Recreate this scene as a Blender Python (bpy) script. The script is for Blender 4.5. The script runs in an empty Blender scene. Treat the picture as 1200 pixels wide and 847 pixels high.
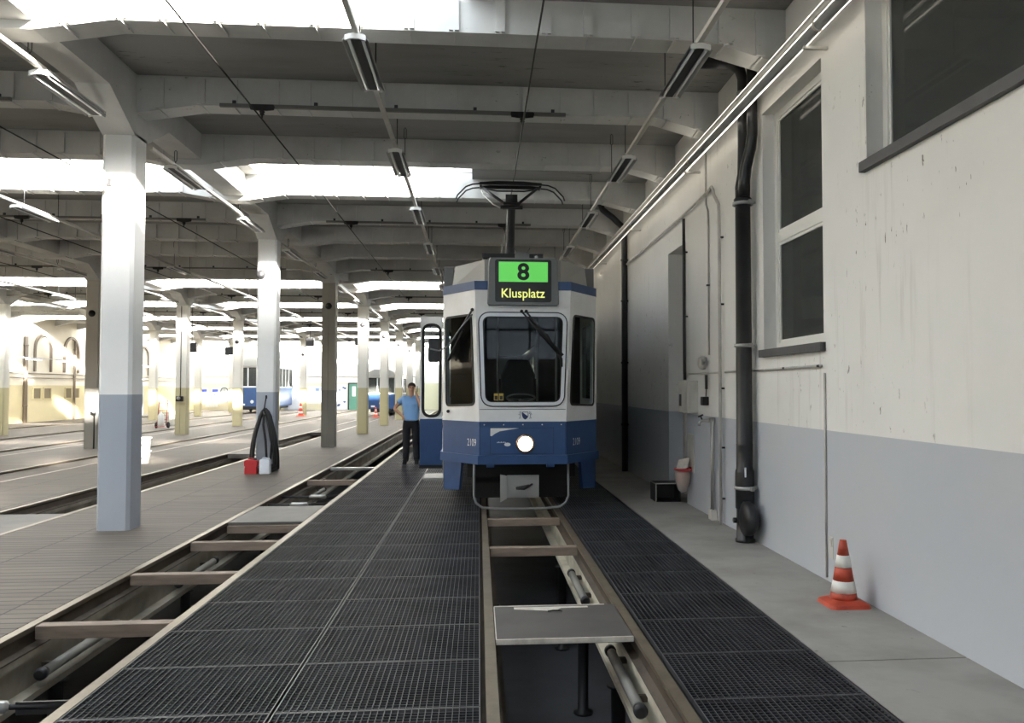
import bpy, bmesh, math, random
from mathutils import Vector, Matrix
random.seed(7)
R = math.radians
SC = bpy.context.scene
COL = SC.collection

# ------------------------------------------------------------------ helpers
def lin(c):
    c = c / 255.0
    return c / 12.92 if c <= 0.04045 else ((c + 0.055) / 1.055) ** 2.4
def rgb(r, g, b): return (lin(r), lin(g), lin(b), 1.0)

class MB:
    def __init__(s): s.v, s.f, s.m, s.sm = [], [], [], []
    def add(s, vs, fs, mi=0, smooth=False):
        b = len(s.v); s.v += [tuple(p) for p in vs]
        for f in fs:
            s.f.append(tuple(b + i for i in f)); s.m.append(mi); s.sm.append(smooth)
        return s
    def box(s, x0, x1, y0, y1, z0, z1, mi=0):
        vs = [(x, y, z) for z in (z0, z1) for y in (y0, y1) for x in (x0, x1)]
        return s.add(vs, [(0, 2, 3, 1), (4, 5, 7, 6), (0, 1, 5, 4), (2, 6, 7, 3), (0, 4, 6, 2), (1, 3, 7, 5)], mi)
    def cbox(s, c, d, mi=0):
        return s.box(c[0]-d[0]/2, c[0]+d[0]/2, c[1]-d[1]/2, c[1]+d[1]/2, c[2]-d[2]/2, c[2]+d[2]/2, mi)
    def quad(s, a, b, c, d, mi=0): return s.add([a, b, c, d], [(0, 1, 2, 3)], mi)
    def prism(s, poly, a0, a1, axis='y', mi=0):
        """extrude a 2D polygon along an axis; poly is (x,z) for y, (y,z) for x, (x,y) for z"""
        n = len(poly)
        def P(p, a): return {'y': (p[0], a, p[1]), 'x': (a, p[0], p[1]), 'z': (p[0], p[1], a)}[axis]
        vs = [P(p, a0) for p in poly] + [P(p, a1) for p in poly]
        fs = [(i, (i+1) % n, n+(i+1) % n, n+i) for i in range(n)] + [tuple(range(n-1, -1, -1)), tuple(range(n, 2*n))]
        return s.add(vs, fs, mi)
    def tube(s, pts, r, n=10, mi=0, caps=True, smooth=True):
        pts = [Vector(p) for p in pts]; k = len(pts)
        rr = r if isinstance(r, (list, tuple)) else [r]*k
        vs = []; ref = None
        for i, p in enumerate(pts):
            t = (pts[min(i+1, k-1)] - pts[max(i-1, 0)]).normalized()
            if ref is None:
                ref = Vector((0, 0, 1)) if abs(t.z) < .9 else Vector((1, 0, 0))
            u = t.cross(ref)
            if u.length < 1e-5: u = t.cross(Vector((0, 1, 0)))
            u.normalize(); w = u.cross(t).normalized(); ref = w
            for j in range(n):
                a = 2*math.pi*j/n
                vs.append(p + (u*math.cos(a) + w*math.sin(a))*rr[i])
        fs = [(i*n+j, i*n+(j+1) % n, (i+1)*n+(j+1) % n, (i+1)*n+j) for i in range(k-1) for j in range(n)]
        s.add(vs, fs, mi, smooth)
        if caps:
            b = len(s.v) - len(vs)
            for f in (tuple(range(n-1, -1, -1)), tuple(range((k-1)*n, k*n))):
                s.f.append(tuple(b+i for i in f)); s.m.append(mi); s.sm.append(False)
        return s
    def lathe(s, prof, c=(0, 0, 0), axis='z', n=24, mi=0, smooth=True):
        vs = []
        for (r, h) in prof:
            for j in range(n):
                a = 2*math.pi*j/n; x, y = r*math.cos(a), r*math.sin(a)
                q = {'z': (x, y, h), 'y': (x, h, y), 'x': (h, x, y)}[axis]
                vs.append((c[0]+q[0], c[1]+q[1], c[2]+q[2]))
        k = len(prof)
        fs = [(i*n+j, i*n+(j+1) % n, (i+1)*n+(j+1) % n, (i+1)*n+j) for i in range(k-1) for j in range(n)]
        s.add(vs, fs, mi, smooth)
        b = len(s.v) - len(vs)
        for f in (tuple(range(n-1, -1, -1)), tuple(range((k-1)*n, k*n))):
            s.f.append(tuple(b+i for i in f)); s.m.append(mi); s.sm.append(False)
        return s
    def ball(s, c, r, n=12, m=8, mi=0, sc=(1, 1, 1)):
        vs = []
        for i in range(m+1):
            th = math.pi*i/m
            for j in range(n):
                a = 2*math.pi*j/n
                vs.append((c[0]+r*sc[0]*math.sin(th)*math.cos(a), c[1]+r*sc[1]*math.sin(th)*math.sin(a), c[2]+r*sc[2]*math.cos(th)))
        fs = [(i*n+j, (i+1)*n+j, (i+1)*n+(j+1) % n, i*n+(j+1) % n) for i in range(m) for j in range(n)]
        return s.add(vs, fs, mi, True)
    def build(s, name, mats, parent=None, bevel=0, org=None):
        if not isinstance(mats, (list, tuple)): mats = [mats]
        o = Vector((0, 0, 0))
        p = parent
        while p is not None:
            o = o + p.location; p = p.parent
        if org is not None and parent is None: o = Vector(org)
        me = bpy.data.meshes.new(name)
        me.from_pydata([(v[0]-o.x, v[1]-o.y, v[2]-o.z) for v in s.v], [], s.f)
        for m in mats: me.materials.append(m)
        for p_, mi, sm in zip(me.polygons, s.m, s.sm):
            p_.material_index = mi; p_.use_smooth = sm
        bm = bmesh.new(); bm.from_mesh(me)
        bmesh.ops.recalc_face_normals(bm, faces=bm.faces); bm.to_mesh(me); bm.free()
        ob = bpy.data.objects.new(name, me); COL.objects.link(ob)
        if parent is not None: ob.parent = parent
        elif org is not None: ob.location = o
        if bevel:
            b = ob.modifiers.new('edge', 'BEVEL'); b.width = bevel; b.segments = 2; b.limit_method = 'ANGLE'; b.angle_limit = R(40)
        return ob

def tag(o, label, cat, group=None, kind=None):
    if label: o['label'] = label
    if cat: o['category'] = cat
    if group: o['group'] = group
    if kind: o['kind'] = kind
    return o
def thing(name, loc, label, cat, group=None, rz=0):
    o = bpy.data.objects.new(name, None); COL.objects.link(o)
    o.empty_display_size = .1; o.location = loc; o.rotation_euler.z = rz
    return tag(o, label, cat, group)
def struct(o, label=None, cat=None, group=None):
    o['kind'] = 'structure'
    return tag(o, label, cat, group)
def copy_tree(o, loc=None, parent=None, label=None, group=None):
    c = o.copy(); COL.objects.link(c)
    if parent is not None: c.parent = parent
    if loc is not None: c.location = loc
    if label: c['label'] = label
    if group: c['group'] = group
    for ch in list(o.children): copy_tree(ch, None, c)
    return c

# ------------------------------------------------------------------ materials
def new_mat(name):
    m = bpy.data.materials.new(name); m.use_nodes = True
    nt = m.node_tree; b = nt.nodes['Principled BSDF']
    return m, nt, b
def plain(name, col, rough=.5, metal=0.0, emit=None, es=1.0):
    m, nt, b = new_mat(name)
    b.inputs['Base Color'].default_value = col; b.inputs['Roughness'].default_value = rough
    b.inputs['Metallic'].default_value = metal
    if emit:
        b.inputs['Emission Color'].default_value = emit; b.inputs['Emission Strength'].default_value = es
    return m
def N(nt, typ, **kw):
    n = nt.nodes.new(typ)
    for k, v in kw.items(): setattr(n, k, v)
    return n
def mixc(nt, fac, a, b, mode='MIX'):
    n = N(nt, 'ShaderNodeMix', data_type='RGBA', blend_type=mode)
    for sock, val in ((0, fac), (6, a), (7, b)):
        if hasattr(val, 'is_output'): nt.links.new(val, n.inputs[sock])
        else: n.inputs[sock].default_value = val
    return n.outputs[2]
def pos(nt, scale=(1, 1, 1)):
    g = N(nt, 'ShaderNodeNewGeometry')
    mp = N(nt, 'ShaderNodeMapping'); mp.inputs['Scale'].default_value = scale
    nt.links.new(g.outputs['Position'], mp.inputs['Vector']); return mp.outputs[0]
def noise(nt, vec, scale, detail=4, rough=.6):
    n = N(nt, 'ShaderNodeTexNoise'); n.inputs['Scale'].default_value = scale
    n.inputs['Detail'].default_value = detail; n.inputs['Roughness'].default_value = rough
    nt.links.new(vec, n.inputs['Vector']); return n.outputs['Fac']
def ramp(nt, v, a, b):
    n = N(nt, 'ShaderNodeMapRange'); n.inputs[1].default_value = a; n.inputs[2].default_value = b
    nt.links.new(v, n.inputs[0]); return n.outputs[0]
def math_(nt, op, a, b=None):
    n = N(nt, 'ShaderNodeMath', operation=op)
    for i, v in enumerate((a, b)):
        if v is None: continue
        if hasattr(v, 'is_output'): nt.links.new(v, n.inputs[i])
        else: n.inputs[i].default_value = v
    return n.outputs[0]
def axis_of(nt, ax):
    g = N(nt, 'ShaderNodeNewGeometry'); s = N(nt, 'ShaderNodeSeparateXYZ')
    nt.links.new(g.outputs['Position'], s.inputs[0]); return s.outputs[ax]
def dirty(name, col, dirt, amount=.5, scale=1.2, rough=.85, metal=0, stretch=(1, 1, 1), bump=.0, specks=None):
    """paint or concrete with soft dirt clouds and small stains of their own shape"""
    m, nt, b = new_mat(name)
    p = pos(nt, stretch)
    f = ramp(nt, noise(nt, p, scale), .42, .75)
    f = math_(nt, 'MULTIPLY', f, amount)
    c = mixc(nt, f, col, dirt)
    if specks:
        p2 = pos(nt, specks[1])
        g = ramp(nt, noise(nt, p2, specks[2], 3, .7), specks[3], specks[3]+.05)
        big = ramp(nt, noise(nt, pos(nt), .45, 2), .45, .62)
        g = math_(nt, 'MULTIPLY', g, big)
        c = mixc(nt, g, c, specks[0])
    nt.links.new(c, b.inputs['Base Color'])
    b.inputs['Roughness'].default_value = rough; b.inputs['Metallic'].default_value = metal
    if bump:
        bn = N(nt, 'ShaderNodeBump'); bn.inputs['Strength'].default_value = bump; bn.inputs['Distance'].default_value = .02
        nt.links.new(noise(nt, pos(nt), 14, 5), bn.inputs['Height']); nt.links.new(bn.outputs[0], b.inputs['Normal'])
    return m
def two_tone(name, low, high, z, dirt, rough=.75, specks=None, amount=.35):
    """two coats of paint that meet in a line at height z"""
    m, nt, b = new_mat(name)
    zz = axis_of(nt, 2)
    st = math_(nt, 'GREATER_THAN', zz, z)
    c = mixc(nt, st, low, high)
    f = math_(nt, 'MULTIPLY', ramp(nt, noise(nt, pos(nt), .8), .45, .8), amount)
    c = mixc(nt, f, c, dirt)
    if specks:
        g = ramp(nt, noise(nt, pos(nt, specks[1]), specks[2], 3, .72), specks[3], specks[3]+.04)
        big = ramp(nt, noise(nt, pos(nt), .55, 2), .5, .62)
        g = math_(nt, 'MULTIPLY', math_(nt, 'MULTIPLY', g, big), st)
        c = mixc(nt, g, c, specks[0])
        run = ramp(nt, noise(nt, pos(nt, (1, 5, .35)), 1.6, 4, .65), .56, .74)      # old water runs down the plaster
        run = math_(nt, 'MULTIPLY', run, ramp(nt, noise(nt, pos(nt, (1, .5, .6)), .8, 2), .48, .62))
        c = mixc(nt, math_(nt, 'MULTIPLY', math_(nt, 'MULTIPLY', run, .4), st), c, rgb(140, 132, 120))
    nt.links.new(c, b.inputs['Base Color']); b.inputs['Roughness'].default_value = rough
    bn = N(nt, 'ShaderNodeBump'); bn.inputs['Strength'].default_value = .12; bn.inputs['Distance'].default_value = .01
    nt.links.new(noise(nt, pos(nt), 9, 5), bn.inputs['Height']); nt.links.new(bn.outputs[0], b.inputs['Normal'])
    return m
def wood_floor(name):
    m, nt, b = new_mat(name)
    y = axis_of(nt, 1); x = axis_of(nt, 0)
    pk = .125
    row = math_(nt, 'FLOOR', math_(nt, 'DIVIDE', y, pk))
    fr = math_(nt, 'FRACT', math_(nt, 'DIVIDE', y, pk))
    gap = math_(nt, 'GREATER_THAN', fr, .84)
    colm = math_(nt, 'FLOOR', math_(nt, 'ADD', x, .37))
    xf = math_(nt, 'FRACT', math_(nt, 'ADD', x, .37))
    seam = math_(nt, 'LESS_THAN', xf, .018)
    cv = N(nt, 'ShaderNodeCombineXYZ'); nt.links.new(colm, cv.inputs[0]); nt.links.new(row, cv.inputs[1])
    wn = N(nt, 'ShaderNodeTexWhiteNoise', noise_dimensions='2D'); nt.links.new(cv.outputs[0], wn.inputs['Vector'])
    c = mixc(nt, wn.outputs['Value'], rgb(80, 72, 64), rgb(98, 89, 79))
    big = ramp(nt, noise(nt, pos(nt, (.5, 1, 1)), .7), .35, .7)
    c = mixc(nt, math_(nt, 'MULTIPLY', big, .45), c, rgb(72, 68, 64))
    gr = ramp(nt, noise(nt, pos(nt, (1.5, 30, 1)), 2.0), .4, .7)
    c = mixc(nt, math_(nt, 'MULTIPLY', gr, .35), c, rgb(124, 116, 107))
    c = mixc(nt, math_(nt, 'MULTIPLY', gap, .8), c, rgb(30, 28, 26))
    c = mixc(nt, math_(nt, 'MULTIPLY', seam, .85), c, rgb(40, 38, 36))
    nt.links.new(c, b.inputs['Base Color']); b.inputs['Roughness'].default_value = .7
    bn = N(nt, 'ShaderNodeBump'); bn.inputs['Strength'].default_value = .4; bn.inputs['Distance'].default_value = .01; bn.invert = True
    nt.links.new(gap, bn.inputs['Height']); nt.links.new(bn.outputs[0], b.inputs['Normal'])
    return m
def glass(name, tint=(.9, .95, .95, 1), refl=.12, rough=.02):
    m = bpy.data.materials.new(name); m.use_nodes = True; nt = m.node_tree; nt.nodes.clear()
    out = N(nt, 'ShaderNodeOutputMaterial'); mx = N(nt, 'ShaderNodeMixShader')
    tr = N(nt, 'ShaderNodeBsdfTransparent'); tr.inputs[0].default_value = tint
    gl = N(nt, 'ShaderNodeBsdfGlossy'); gl.inputs['Roughness'].default_value = rough
    lw = N(nt, 'ShaderNodeLayerWeight'); lw.inputs[0].default_value = .25
    f = math_(nt, 'ADD', math_(nt, 'MULTIPLY', lw.outputs['Fresnel'], .35), refl*.3)
    nt.links.new(f, mx.inputs[0]); nt.links.new(tr.outputs[0], mx.inputs[1]); nt.links.new(gl.outputs[0], mx.inputs[2])
    nt.links.new(mx.outputs[0], out.inputs[0]); return m

M = {}
M['slab'] = dirty('slab_concrete', rgb(138, 137, 134), rgb(100, 99, 97), .6, .9, .9, stretch=(.5, 2, 1), specks=(rgb(86, 82, 78), (1.2, 7, 1), 2.6, .63))
M['beam'] = dirty('beam_concrete', rgb(194, 194, 191), rgb(148, 147, 143), .55, 1.1, .85, specks=(rgb(96, 90, 84), (2, 2, 3), 3.2, .68))
M['col_blue'] = two_tone('column_paint_blue', rgb(154, 160, 170), rgb(226, 226, 224), 1.53, rgb(186, 184, 178))
M['col_beige'] = two_tone('column_paint_beige', rgb(190, 180, 140), rgb(224, 221, 212), 1.62, rgb(180, 172, 156))
M['col_grey'] = two_tone('column_paint_grey', rgb(140, 139, 134), rgb(172, 168, 158), 1.55, rgb(130, 126, 118))  # shade below the unglazed roof stretch is put into both coats
M['wall_r'] = two_tone('right_wall_paint', rgb(178, 182, 190), rgb(224, 223, 220), 1.25, rgb(194, 192, 188), specks=(rgb(98, 90, 80), (1, 3.0, 1.0), 6.5, .652), amount=.35)
M['wall_l'] = two_tone('left_wall_paint', rgb(205, 192, 152), rgb(226, 219, 202), 1.75, rgb(188, 176, 150))
M['wall_b'] = two_tone('back_wall_paint', rgb(206, 198, 170), rgb(236, 233, 226), 2.0, rgb(212, 205, 190))
M['walk'] = dirty('walkway_concrete', rgb(154, 152, 148), rgb(118, 115, 110), .75, 1.3, .8, bump=.15, specks=(rgb(82, 80, 77), (1, 1, 1), 6, .66))
M['wood'] = wood_floor('worn_floor_boards')
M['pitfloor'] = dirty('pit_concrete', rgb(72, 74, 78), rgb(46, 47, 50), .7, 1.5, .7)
M['pitwall'] = dirty('pit_wall_paint', rgb(196, 190, 172), rgb(126, 118, 104), .7, 2.4, .8)
M['pitbeam'] = dirty('pit_beam_paint', rgb(150, 143, 130), rgb(88, 82, 73), .8, 2.0, .75)
M['rail'] = dirty('rail_steel', rgb(124, 114, 100), rgb(86, 76, 66), .6, 6, .4, .55)
M['railside'] = dirty('rail_rust', rgb(84, 74, 64), rgb(54, 48, 42), .7, 4, .7, .2)
M['grate'] = dirty('grating_steel', rgb(70, 72, 76), rgb(44, 45, 48), .8, 3, .5, .45)
M['grate_edge'] = dirty('grating_edge_steel', rgb(96, 97, 100), rgb(68, 68, 71), .7, 3, .45, .5)
M['plank'] = dirty('plank_wood', rgb(136, 121, 108), rgb(90, 78, 68), .7, 3, .75, stretch=(1, 6, 6))
M['ply'] = dirty('plywood_grey', rgb(98, 95, 92), rgb(68, 66, 64), .7, 2.2, .6)
M['ply_dark'] = dirty('plywood_dark', rgb(78, 75, 73), rgb(54, 52, 51), .7, 2.2, .6)  # darker copy of the grey plywood, pit shade put into its colour
M['lamp_grey'] = plain('pit_lamp_grey', rgb(128, 126, 120), .55)
M['channel'] = plain('channel_steel', rgb(104, 102, 98), .6, .2)
M['galv'] = plain('galvanised_steel', rgb(168, 168, 166), .35, .7)
M['white_metal'] = plain('white_enamel', rgb(214, 214, 210), .4)
M['grey_metal'] = dirty('grey_pipe_paint', rgb(196, 193, 186), rgb(150, 146, 138), .5, 3, .6)
M['dark_metal'] = plain('dark_steel', rgb(48, 48, 50), .5, .4)
M['black'] = plain('black_paint', rgb(26, 26, 28), .35)
M['blackpipe'] = dirty('black_pipe_paint', rgb(30, 31, 34), rgb(52, 52, 54), .6, 4, .35)
M['rubber'] = plain('black_rubber', rgb(15, 15, 17), .6)
M['wire'] = plain('contact_wire', rgb(44, 42, 40), .5, .5)
M['tube'] = plain('fluorescent_tube', rgb(226, 228, 226), .25)
M['tube_lit'] = plain('lit_fluorescent_tube', rgb(255, 250, 240), .3, 0, rgb(255, 246, 230), 6)
M['glass'] = glass('clear_glass')
M['win_glass'] = glass('dark_window_glass', (.45, .5, .48, 1), .1)
def room_light_tint(m, col, f):
    nt = m.node_tree; out = [n for n in nt.nodes if n.type == 'OUTPUT_MATERIAL'][0]; src = out.inputs[0].links[0].from_socket
    df = N(nt, 'ShaderNodeBsdfDiffuse'); df.inputs[0].default_value = col; mx = N(nt, 'ShaderNodeMixShader'); mx.inputs[0].default_value = f
    nt.links.new(src, mx.inputs[1]); nt.links.new(df.outputs[0], mx.inputs[2]); nt.links.new(mx.outputs[0], out.inputs[0])
room_light_tint(M['win_glass'], rgb(84, 87, 85), .6)  # grey-green mixed into the pane stands for dim light in the rooms behind
M['sill'] = dirty('slate_sill', rgb(74, 74, 76), rgb(48, 48, 50), .6, 3, .6)
M['frame_white'] = plain('window_frame_paint', rgb(222, 221, 216), .45)
M['room_dark'] = plain('dark_room', rgb(70, 76, 74), .9)

# ------------------------------------------------------------------ camera
f_px = 970.0
cam = bpy.data.cameras.new('camera'); co = bpy.data.objects.new('camera', cam); COL.objects.link(co); SC.camera = co
cam.sensor_width = 36; cam.lens = 36 * f_px / 1200; cam.shift_x = -45 / 1200
th = math.atan((455 - 423.5) / f_px); ps = math.atan(84 * math.cos(th) / f_px)
co.location = (0, 0, 1.6); co.rotation_euler = (math.pi/2 + th, 0, -ps)
cam.clip_end = 300; cam.clip_start = .05

# ------------------------------------------------------------------ the place: constants
XW = 2.90                       # right wall
ROWS = [-4.10, -10.3, -16.3]    # column rows
XL = -21.0                      # left wall
Y0, YB = -3.6, 63.5             # open gates behind the camera, back wall
PITCH = 2.22; YC = 9.92
COLY = [YC - 6.66] + [YC + 6.66*i for i in range(0, 8)]
BEAMY = [YC + PITCH*k for k in range(-6, 24)]
ZB, ZS = 4.87, 5.20
SKY = {k for k in range(-6, 24) if (k + 2) % 3 == 0 and k != 4}   # gap k lies between beam k and k+1
ORD = ['first', 'second', 'third', 'fourth', 'fifth', 'sixth', 'seventh', 'eighth', 'ninth', 'tenth', 'eleventh', 'twelfth', 'thirteenth', 'fourteenth', 'fifteenth', 'sixteenth',
       'seventeenth', 'eighteenth', 'nineteenth', 'twentieth', 'twenty-first', 'twenty-second', 'twenty-third', 'twenty-fourth', 'twenty-fifth', 'twenty-sixth', 'twenty-seventh', 'twenty-eighth', 'twenty-ninth', 'thirtieth', 'thirty-first']

# ------------------------------------------------------------------ ceiling slabs and skylights
bays = [(-3.92, XW, -3.70, -0.12), (-10.12, -4.28, -9.9, -4.5), (-16.12, -10.48, -15.9, -10.7), (XL, -16.48, -20.8, -16.7)]
cl = MB()
for k in range(-6, 23):
    ya, yb = YC + PITCH*k, YC + PITCH*(k+1)
    for (xa, xb, sa, sb) in bays:
        if k in SKY:
            cl.box(xa-.2, sa, ya, yb, ZS, ZS+.16); cl.box(sb, xb+.2, ya, yb, ZS, ZS+.16)
        else:
            cl.box(xa-.2, xb+.2, ya, yb, ZS, ZS+.16)
struct(cl.build('ceiling', M['slab']), 'grey concrete roof slab stained with dark streaks between the beams', 'ceiling')
n = 0
M['skyglass'] = glass('skylight_glass', (.97, .98, 1, 1), .05)
for k in sorted(SKY):
    if k > 22: continue
    ya, yb = YC + PITCH*k, YC + PITCH*(k+1)
    for bi, (xa, xb, sa, sb) in enumerate(bays):
        n += 1
        root = bpy.data.objects.new(f'window_{n}', None); COL.objects.link(root); root.location = ((sa+sb)/2, (ya+yb)/2, ZS)
        struct(root, f'glazed roof skylight, {ORD[sorted(SKY).index(k)]} along the {ORD[bi]} bay from the white wall', 'skylight')
        cu = MB(); t = .05
        cu.box(sa-t, sa, ya-.1, yb+.1, ZS+.16, ZS+.42); cu.box(sb, sb+t, ya-.1, yb+.1, ZS+.16, ZS+.42)
        cu.box(sa, sb, ya-.15, ya-.1, ZS+.16, ZS+.21); cu.box(sa, sb, yb+.1, yb+.15, ZS+.16, ZS+.42)
        cu.build('curb', M['beam'], root)
        g = MB(); g.add([(sa, ya-.1, ZS+.20), (sb, ya-.1, ZS+.20), (sb, yb+.1, ZS+.43), (sa, yb+.1, ZS+.43)], [(0, 1, 2, 3)]); g.build('pane', M['skyglass'], root)

# ------------------------------------------------------------------ beams
def beam_poly():
    """underside outline of one transverse beam from the left wall to the right wall, haunched at the rows and at the wall"""
    pts = [(XW, ZS+.1), (XW, 4.67), (2.15, ZB)]
    for r in ROWS:
        pts += [(r+.85, ZB), (r+.18, 4.76), (r-.18, 4.76), (r-.85, ZB)]
    pts += [(XL+.7, ZB), (XL, 4.7), (XL, ZS+.1)]
    return pts
def strap_z(x):
    for r in ROWS:
        d = abs(x-r)
        if d < .85: return ZB - .11*(.85-d)/.67
    return ZB - .20*max(0, x-2.15)/.75
for i, y in enumerate(BEAMY):
    b = MB(); b.prism(beam_poly(), y-.15, y+.15, 'y')
    if 7 < y < 40:
        x = XW - .25
        while x > -20:
            if min(abs(x-r) for r in ROWS) > .3:
                zb = strap_z(x)
                b.box(x-.045, x+.045, y-.18, y-.15, zb+.01, ZS-.03)
                b.box(x-.008, x+.008, y-.20, y+.1, zb-.02, zb+.0)
            x -= .42 + .06*math.sin(x*7+i)
    struct(b.build('ceiling_beam', M['beam']), f'{ORD[i]} concrete cross beam counted along the hall from its open front', 'beam')
for ri, r in enumerate(ROWS):
    b = MB(); ys = [BEAMY[0]-.15]
    low, pts = [], []
    for y in COLY:
        pts += [(y-.85, 4.84), (y-.18, 4.49), (y+.18, 4.49), (y+.85, 4.84)]
    poly = [(BEAMY[0]-.15, ZS+.12), (BEAMY[0]-.15, 4.84)] + pts + [(YB, 4.84), (YB, ZS+.12)]
    b.prism(poly, r-.18, r+.18, 'x')
    struct(b.build('ceiling_beam', M['beam']), ['long beam over the row of blue-grey columns', 'long beam over the second row of columns from the tram', 'long beam over the third row of columns from the tram'][ri], 'beam')
# roof edge beam above the open front
# ------------------------------------------------------------------ columns
cn = 0
rown = ['beside the second pit', 'in the second row from the tram', 'in the third row from the tram']
for ri, r in enumerate(ROWS):
    for ci, y in enumerate(COLY):
        b = MB(); w, ch = .18, .035
        if ri == 0 and ci == 3:      # square pier with a groove down its face
            b.box(r-w, r-.01, y-w, y+w, -.02, 4.52); b.box(r+.01, r+w, y-w, y+w, -.02, 4.52); b.box(r-.01, r+.01, y-w+.02, y+w, -.02, 4.52)
        elif ci in (2, 4) and ri == 1:
            b.box(r-w, r-.02, y-w, y+w, -.02, 4.52); b.box(r+.0, r+w, y-w, y+w, -.02, 4.52); b.box(r-.02, r+.0, y-w+.02, y+w, -.02, 4.52)
        else:
            b.prism([(r-w, y-w+ch), (r-w+ch, y-w), (r+w-ch, y-w), (r+w, y-w+ch), (r+w, y+w-ch), (r+w-ch, y+w), (r-w+ch, y+w), (r-w, y+w-ch)], -.02, 4.52, 'z')
        mt = M['col_blue'] if ri == 0 and ci < 3 else (M['col_grey'] if (ri == 0 and ci == 3) or (ri == 1 and ci == 3) else M['col_beige'])
        cc = 'white and blue-grey' if mt is M['col_blue'] else ('bare grey' if mt is M['col_grey'] else 'white and beige')
        struct(b.build('column', mt), f'{cc} concrete column, {ORD[ci]} {rown[ri]} counting from the open front', 'column')

# ------------------------------------------------------------------ right wall with its openings
def wall_x(name, x, y0, y1, z0, z1, holes, depth, mat, side, label):
    """wall in the plane x with rectangular openings (ya, yb, za, zb); reveals go back by depth away from the hall"""
    ys = sorted({y0, y1} | {h[0] for h in holes} | {h[1] for h in holes}); zs = sorted({z0, z1} | {h[2] for h in holes} | {h[3] for h in holes})
    b = MB()
    for i in range(len(ys)-1):
        for j in range(len(zs)-1):
            cy, cz = (ys[i]+ys[i+1])/2, (zs[j]+zs[j+1])/2
            if any(h[0] < cy < h[1] and h[2] < cz < h[3] for h in holes): continue
            b.quad((x, ys[i], zs[j]), (x, ys[i+1], zs[j]), (x, ys[i+1], zs[j+1]), (x, ys[i], zs[j+1]))
    X2 = x + side*depth
    for (a, c, za, zb) in holes:
        b.quad((x, a, za), (X2, a, za), (X2, a, zb), (x, a, zb)); b.quad((x, c, za), (X2, c, za), (X2, c, zb), (x, c, zb))
        b.quad((x, a, zb), (X2, a, zb), (X2, c, zb), (x, c, zb)); b.quad((x, a, za), (X2, a, za), (X2, c, za), (x, c, za))
    # outer skin so that the wall has a body
    b.box(x+side*(depth+.9), x+side*(depth+1.0), y0, y1, z0, z1)
    b.quad((x, y0, z0), (x+side*(depth+1), y0, z0), (x+side*(depth+1), y0, z1), (x, y0, z1))
    b.quad((x, y0, z1), (x+side*(depth+1), y0, z1), (x+side*(depth+1), y1, z1), (x, y1, z1))
    o = b.build(name, mat); return struct(o, label, 'wall')
WIN_A = (6.75, 8.22, 1.99, 4.42); WIN_B = (4.10, 5.94, 3.30, 4.75); DOOR = (11.38, 12.48, -.02, 3.66)
WIN_C = (1.2, 2.6, 1.99, 4.42)
NICHE = []
wall_x('wall_right', XW, Y0-.2, YB, -.3, 5.9, [WIN_A, WIN_B, DOOR, WIN_C], .30, M['wall_r'], 1, 'long white plaster wall with blue-grey lower band beside the tram')
def hall_window(nm, h, mull, label):
    a, c, za, zb = h; xg = XW + .13
    root = thing(nm, (XW, (a+c)/2, za), label, 'window'); root['kind'] = 'structure'
    fr = MB(); t = .07
    fr.box(xg, xg+.06, a+.0, a+t, za, zb); fr.box(xg, xg+.06, c-t, c, za, zb); fr.box(xg, xg+.06, a+t, c-t, za, za+t); fr.box(xg, xg+.06, a+t, c-t, zb-t, zb)
    if mull: fr.box(xg, xg+.06, a+t, c-t, mull-.05, mull+.05)
    # inner sash
    for (z1, z2) in (((za+t, mull-.05), (mull+.05, zb-t)) if mull else ((za+t, zb-t),)):
        s = .03
        fr.box(xg+.012, xg+.05, a+t, a+t+s, z1, z2); fr.box(xg+.012, xg+.05, c-t-s, c-t, z1, z2); fr.box(xg+.012, xg+.05, a+t+s, c-t-s, z1, z1+s); fr.box(xg+.012, xg+.05, a+t+s, c-t-s, z2-s, z2)
    fr.build('window_frame', M['frame_white'], root)
    g = MB(); g.box(xg+.025, xg+.031, a+t, c-t, za+t, zb-t); g.build('pane', M['win_glass'], root)
    s = MB(); s.box(XW-.05, XW+.13, a-.04, c+.03, za-.075, za+.0); s.build('window_sill', M['sill'], root)
    return root
hall_window('window_40', WIN_A, 3.13, 'tall two-pane window right of the black downpipe')
hall_window('window_41', WIN_B, None, 'large high window at the top of the right wall')
hall_window('window_42', WIN_C, 3.13, 'tall window in the wall beside the hall entrance')
# rooms behind the windows
rm = MB()
for (a, c, z1, z2) in ((3.0, 9.6, 1.2, 5.4), (.4, 2.9, 1.2, 5.4)):
    rm.box(XW+.34, XW+1.15, a, c, z1, z1+.05); rm.box(XW+1.1, XW+1.15, a, c, z1, z2); rm.box(XW+.34, XW+1.15, a, a+.05, z1, z2); rm.box(XW+.34, XW+1.15, c-.05, c, z1, z2)
struct(rm.build('wall_room', M['room_dark']), 'dim room walls behind the wall windows', 'wall')
db = MB(); db.box(XW+.26, XW+.30, DOOR[0], DOOR[1], 0, DOOR[3]); db.box(XW+.22, XW+.26, DOOR[0], DOOR[0]+.1, 0, DOOR[3]); db.box(XW+.22, XW+.26, DOOR[1]-.1, DOOR[1], 0, DOOR[3])
struct(db.build('door_1', M['grey_metal']), 'tall grey door set back in a deep wall recess', 'door')

# left and back walls
bl = MB(); bl.box(XL-.3, XL, Y0, YB, -.3, 5.9); struct(bl.build('wall_left', M['wall_l']), 'far beige and cream side wall with blind arches', 'wall')
bb = MB(); bb.box(XL-.3, XW+.3, YB, YB+.3, -.3, 5.9); struct(bb.build('wall_back', M['wall_b']), 'bright back wall at the far end of the hall', 'wall')

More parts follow.
